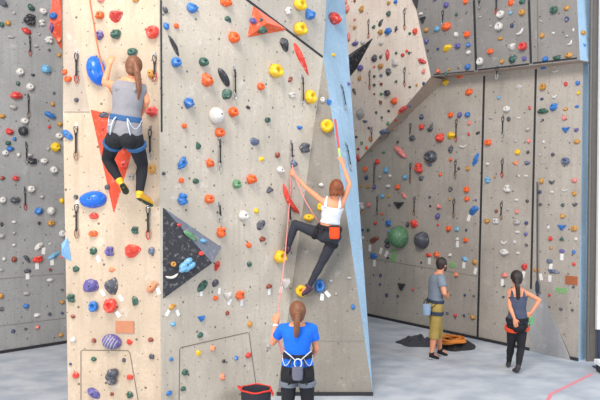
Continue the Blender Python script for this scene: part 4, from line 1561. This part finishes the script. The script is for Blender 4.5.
# 5 woman
wf = V((-.15, 1, 0))
J = dict(head=at(516.3, 278, 10.95), neck=at(516.8, 289, 10.97), pelvis=at(517.5, 322, 11.0), shL=at(509.5, 292, 11.0), shR=at(525, 292.5, 10.98),
         elL=at(509.5, 306, 10.9), wrL=at(514.5, 319, 10.8), elR=at(539.5, 300, 10.95), wrR=at(531, 313, 10.92), hipL=at(512.5, 325.5, 11.0), hipR=at(522, 325.5, 11.0),
         knL=at(511, 346, 11.1), anL=at(508.8, 365, 11.2), toeL=at(508.5, 364, 11.38), knR=at(521, 348, 10.98), anR=at(518, 370, 10.87), toeR=at(515, 372, 11.02), hdL=V((.3, .1, -1)), pnL=V((0, 1, 0)), hdR=V((-.5, .2, -.6)))
J['anL'].z = .09; J['toeL'].z = .045; J['anR'].z = .09; J['toeR'].z = .045
person(J, 'dark-haired person in navy vest and black leggings standing with right elbow out',
       dict(facing=wf, hair=M_HDK, pony=[at(516.5, 281, 10.84), at(517.5, 287, 10.82), at(518, 293, 10.84), at(518, 299, 10.87)], top='racer', topm=fmat('navy_marl', (74, 82, 104)), top_t=(.0, .80), legm=M_BLK,
            shoem=mat('dark_trainer', (52, 50, 54), .6), harm=M_BLK, loopm=fmat('red_orange_webbing', (226, 78, 40)), strapm=M_SL, belt_t=.10, k=.98, hz=1.05, loop_t=(.05, .22), loop_off=.018))
cbp = at(531, 320.5, 10.82)
bm = bmesh.new(); tube(bm, [cbp + V((math.cos(t) * .028, 0, math.sin(t) * .055)) for t in [i * math.pi / 10 for i in range(20)]], .009, 6, True)
o = link('carabiner', mesh_from_bm(bm, 'carabiner'), mat('green_anodised', (60, 190, 90), .4)); tag(o, 'green carabiner hanging at the standing person\'s right hip', 'carabiner')

# ------------------------------------------------------------------ ropes
M_PR = mat('pink_rope_sheath', (226, 146, 142), .8, .25, 120); M_BRR = mat('orange_brown_rope', (186, 112, 78), .8, .2, 120)
P = [at(298, 357, 8.12), at(284, 352, 8.2), at(277.5, 330, 8.2), at(278, 316, 8.22), at(281, 290, 9.2), at(285.5, 250, 9.7), at(288.5, 215, 9.85), at(291, 180, 9.95), at(291.3, 163, 9.99),
     at(294, 172, 9.9), at(302, 194, 9.8), at(312, 212, 9.75), at(322, 226, 9.86)]
tag(tubeobj('climbing_rope', P, .0085, M_PR), 'pink rope running from the belayer up to the middle climber', 'rope')
P = [at(279.5, 317, 8.24), at(277.5, 335, 8.1), at(281, 352, 8.08), at(284, 370, 8.15), at(283, 392, 8.6)]; P.append(V((P[-1].x, 8.6, .02)))
tag(tubeobj('climbing_rope', P, .009, M_PR), 'slack pink rope hanging down from the belayer\'s left hand to the floor', 'rope')
P = [at(87.5, -30, 8.2), at(90, 0, 8.22), at(94, 24, 8.24), at(98, 48, 8.2), at(106, 80, 8.2), at(118, 105, 8.26), at(125, 122, 8.25)]
tag(tubeobj('climbing_rope', P, .010, M_BRR), 'orange-brown rope hanging from above to the left climber\'s harness', 'rope')
hx = cast(539, 182); P = [cast(539, y)[0] - V((.05, .05, 0)) for y in (182, 210, 240, 262, 280, 299)]
rt = tubeobj('hanging_rope', P, lambda t: .011 + (.022 if .80 < t < .92 else 0), mat('dark_rope', (44, 52, 70), .8), sub=8)
tag(rt, 'dark knotted rope hanging down the third lower rear panel', 'rope')
# pink-white sling near the raised hand
root = empty('quickdraw', at(335, 121, 9.98)); tag(root, 'red and white quickdraw at the middle climber\'s raised right hand', 'quickdraw')
tp = [at(335, 119, 9.98), at(336.2, 128, 9.98), at(337.5, 138, 9.97), at(338.8, 148, 9.95)]
keep(tubeobj('sling', tp, .016, mat('red_white_webbing', (204, 84, 84), .8, .4, 60)), root)
keep(tubeobj('carabiner', [at(338.8, 148, 9.95), at(339.3, 152, 9.94), at(340, 157, 9.93), at(341, 160, 9.92)], .014, mat('lime_anodised', (200, 214, 70), .4)), root)

# ------------------------------------------------------------------ gear on the floor
bc = V((at(256, 391, 8.95).x, 8.95, 0))
bk_ = empty('rope_bucket', bc); tag(bk_, 'round black fabric bucket with red rim on the floor left of the belayer', 'bucket')
bm = revolve([(0, .004), (.17, .004), (.185, .02), (.195, .33), (.19, .34), (.18, .33), (.17, .03), (0, .025)], 32)
for v_ in bm.verts: v_.co.x *= 1 + .02 * noise.noise(v_.co * 6); v_.co += bc
keep(link('body', mesh_from_bm(bm, 'body'), fmat('charcoal_canvas', (40, 42, 52))), bk_)
bm = bmesh.new(); tube(bm, [bc + V((math.cos(t) * .192, math.sin(t) * .192, .335 + .006 * math.sin(t * 5))) for t in [i * math.pi / 20 for i in range(40)]], .011, 8, True)
keep(link('rim', mesh_from_bm(bm, 'rim'), fmat('red_binding', (222, 60, 48))), bk_)
for sx_, an_ in ((-.19, 0), (.19, 0)):
    bm = bmesh.new(); cx = bc + V((sx_, -.02, .33)); tube(bm, smooth_path([cx + V((0, -.05, 0)), cx + V((sx_ * .15, -.03, .03 if sx_ < 0 else -.06)), cx + V((sx_ * .15, .03, .035 if sx_ < 0 else -.06)), cx + V((0, .05, 0))], 5), .010, 6)
    keep(link('handle', mesh_from_bm(bm, 'handle'), bpy.data.materials['red_binding']), bk_)
rr = random.Random(3)
def coil(cx, cy, z, n, rx, ry, m, name, label, r=.011, jit=.05):
    P = []
    for i in range(n * 10):
        t = i / 10 * 2 * math.pi; k = .55 + .45 * (.5 + .5 * math.sin(i * .23))
        P.append(V((cx + math.cos(t) * rx * k + rr.uniform(-jit, jit) * .3, cy + math.sin(t) * ry * k + rr.uniform(-jit, jit) * .3, z + r + .02 * (i / 10 / n) * n * .25 + .012 * math.sin(i * 1.7))))
    o = tubeobj(name, P, r, m, sub=3, n=6); tag(o, label, 'rope'); return o
coil(bc.x, bc.y, .20, 5, .14, .14, fmat('black_rope', (36, 34, 36)), 'coiled_rope', 'dark rope coiled inside the black bucket')
def heap(name, px0, py0, px1, py1, hgt, m, seed):
    p_, q_ = fl(px0, py1), fl(px1, py0); cx, cy = (p_.x + q_.x) / 2, (p_.y + q_.y) / 2; rx, ry = abs(q_.x - p_.x) / 2, abs(q_.y - p_.y) / 2
    bm = bmesh.new(); bmesh.ops.create_grid(bm, x_segments=34, y_segments=22, size=1)
    for v in bm.verts:
        x, y = v.co.x, v.co.y; rr_2 = max(abs(x), abs(y)); th = math.atan2(y, x)
        x2, y2 = math.cos(th) * rr_2, math.sin(th) * rr_2
        edge = 1 + .28 * noise.noise(V((math.cos(th) * 1.6, math.sin(th) * 1.6, seed)))
        hh = (max(0, 1 - rr_2 ** 3)) * hgt * (.35 + .65 * abs(noise.noise(V((x * 3, y * 2.2, seed + 5)))) * 2 + .15 * noise.noise(V((x * 9, y * 7, seed))))
        v.co = V((cx + x2 * rx * edge, cy + y2 * ry * edge, max(.004, hh + .004)))
    r_ = bmesh.ops.extrude_face_region(bm, geom=bm.faces[:])
    for e in r_['geom']:
        if isinstance(e, bmesh.types.BMVert): e.co.z = .001
    bmesh.ops.recalc_face_normals(bm, faces=bm.faces)
    return link(name, mesh_from_bm(bm, name), m), V((cx, cy, 0))
o, _c = heap('jacket', 401, 338, 438, 347, .10, fmat('dark_grey_nylon', (58, 58, 66)), 2.2); tag(o, 'crumpled dark grey jacket lying on the floor left of the bearded man\'s legs', 'jacket')
o, _c = heap('rope_bag', 437, 338, 468, 351, .10, fmat('black_tarp', (44, 42, 44)), 8.1); tag(o, 'open black rope tarp on the floor right of the bearded man\'s legs', 'rope bag')
cc_ = fl(450, 346.5); coil(cc_.x, cc_.y, .10, 9, .27, .30, mat('orange_rope', (226, 134, 52), .8, .3, 90), 'coiled_rope', 'orange rope coiled on the open black tarp', .016, .12)
# floor tape
def floorstrip(pts, w, m, name, label):
    Q_ = [fl(*p) for p in pts]; vs, fs = [], []
    for i, p in enumerate(Q_):
        d = (Q_[min(i + 1, len(Q_) - 1)] - Q_[max(i - 1, 0)]).normalized(); s = V((-d.y, d.x, 0)) * w / 2
        vs += [p - s, p + s, p + s + up * .003, p - s + up * .003]
    for i in range(len(Q_) - 1):
        x = i * 4
        for j in range(4): fs.append((x + j, x + (j + 1) % 4, x + 4 + (j + 1) % 4, x + 4 + j))
    fs += [(3, 2, 1, 0), tuple(len(vs) - 4 + j for j in range(4))]
    tag(link(name, pydata(name, vs, fs), m), label, 'floor tape')
floorstrip([(547, 402), (551, 394), (571, 384.5), (592, 374)], .055, mat('pink_tape', (224, 140, 150), .6), 'floor_tape', 'worn pink tape line on the floor at lower right')

bpy.data.scenes.remove(TMP)
# ------------------------------------------------------------------ camera, light
cam = bpy.data.cameras.new('camera'); cam.sensor_width = 36; cam.lens = F / 600 * 36; cam.clip_end = 200
co = bpy.data.objects.new('camera', cam); COL.objects.link(co); co.location = CAM
co.rotation_euler = (math.pi / 2 - TH, 0, 0); scene.camera = co
w = bpy.data.worlds.new('world'); scene.world = w; w.use_nodes = True
wb_ = w.node_tree.nodes['Background']; wb_.inputs['Color'].default_value = (0.88, 0.94, 1.0, 1); wb_.inputs['Strength'].default_value = 0.85
def area(name, loc, tgt, size, power, col):
    l = bpy.data.lights.new(name, 'AREA'); l.shape = 'RECTANGLE'; l.size, l.size_y = size; l.energy = power; l.color = col
    o = bpy.data.objects.new(name, l); COL.objects.link(o); o.location = loc
    o.rotation_euler = (V(tgt) - V(loc)).to_track_quat('-Z', 'Y').to_euler(); return o
area('overhang_fill', (-7, 0, 3.2), (2, 14, 4.5), (4, 4), 620, (1.0, .96, .92))  # added out-of-view fill that brightens the right wall and pale overhang
area('skylight', (-2.5, 1.5, 12.5), (.5, 11.5, 2), (4.5, 4.5), 1450, (1.0, .93, .86))
area('window_daylight', (10.5, 5, 6), (3, 11, 1), (5, 5), 500, (.80, .90, 1.0))
vs_ = scene.view_settings; vs_.view_transform = 'Standard'; vs_.look = 'None'; vs_.gamma = 1; vs_.use_curve_mapping = False; vs_.exposure = 0.0
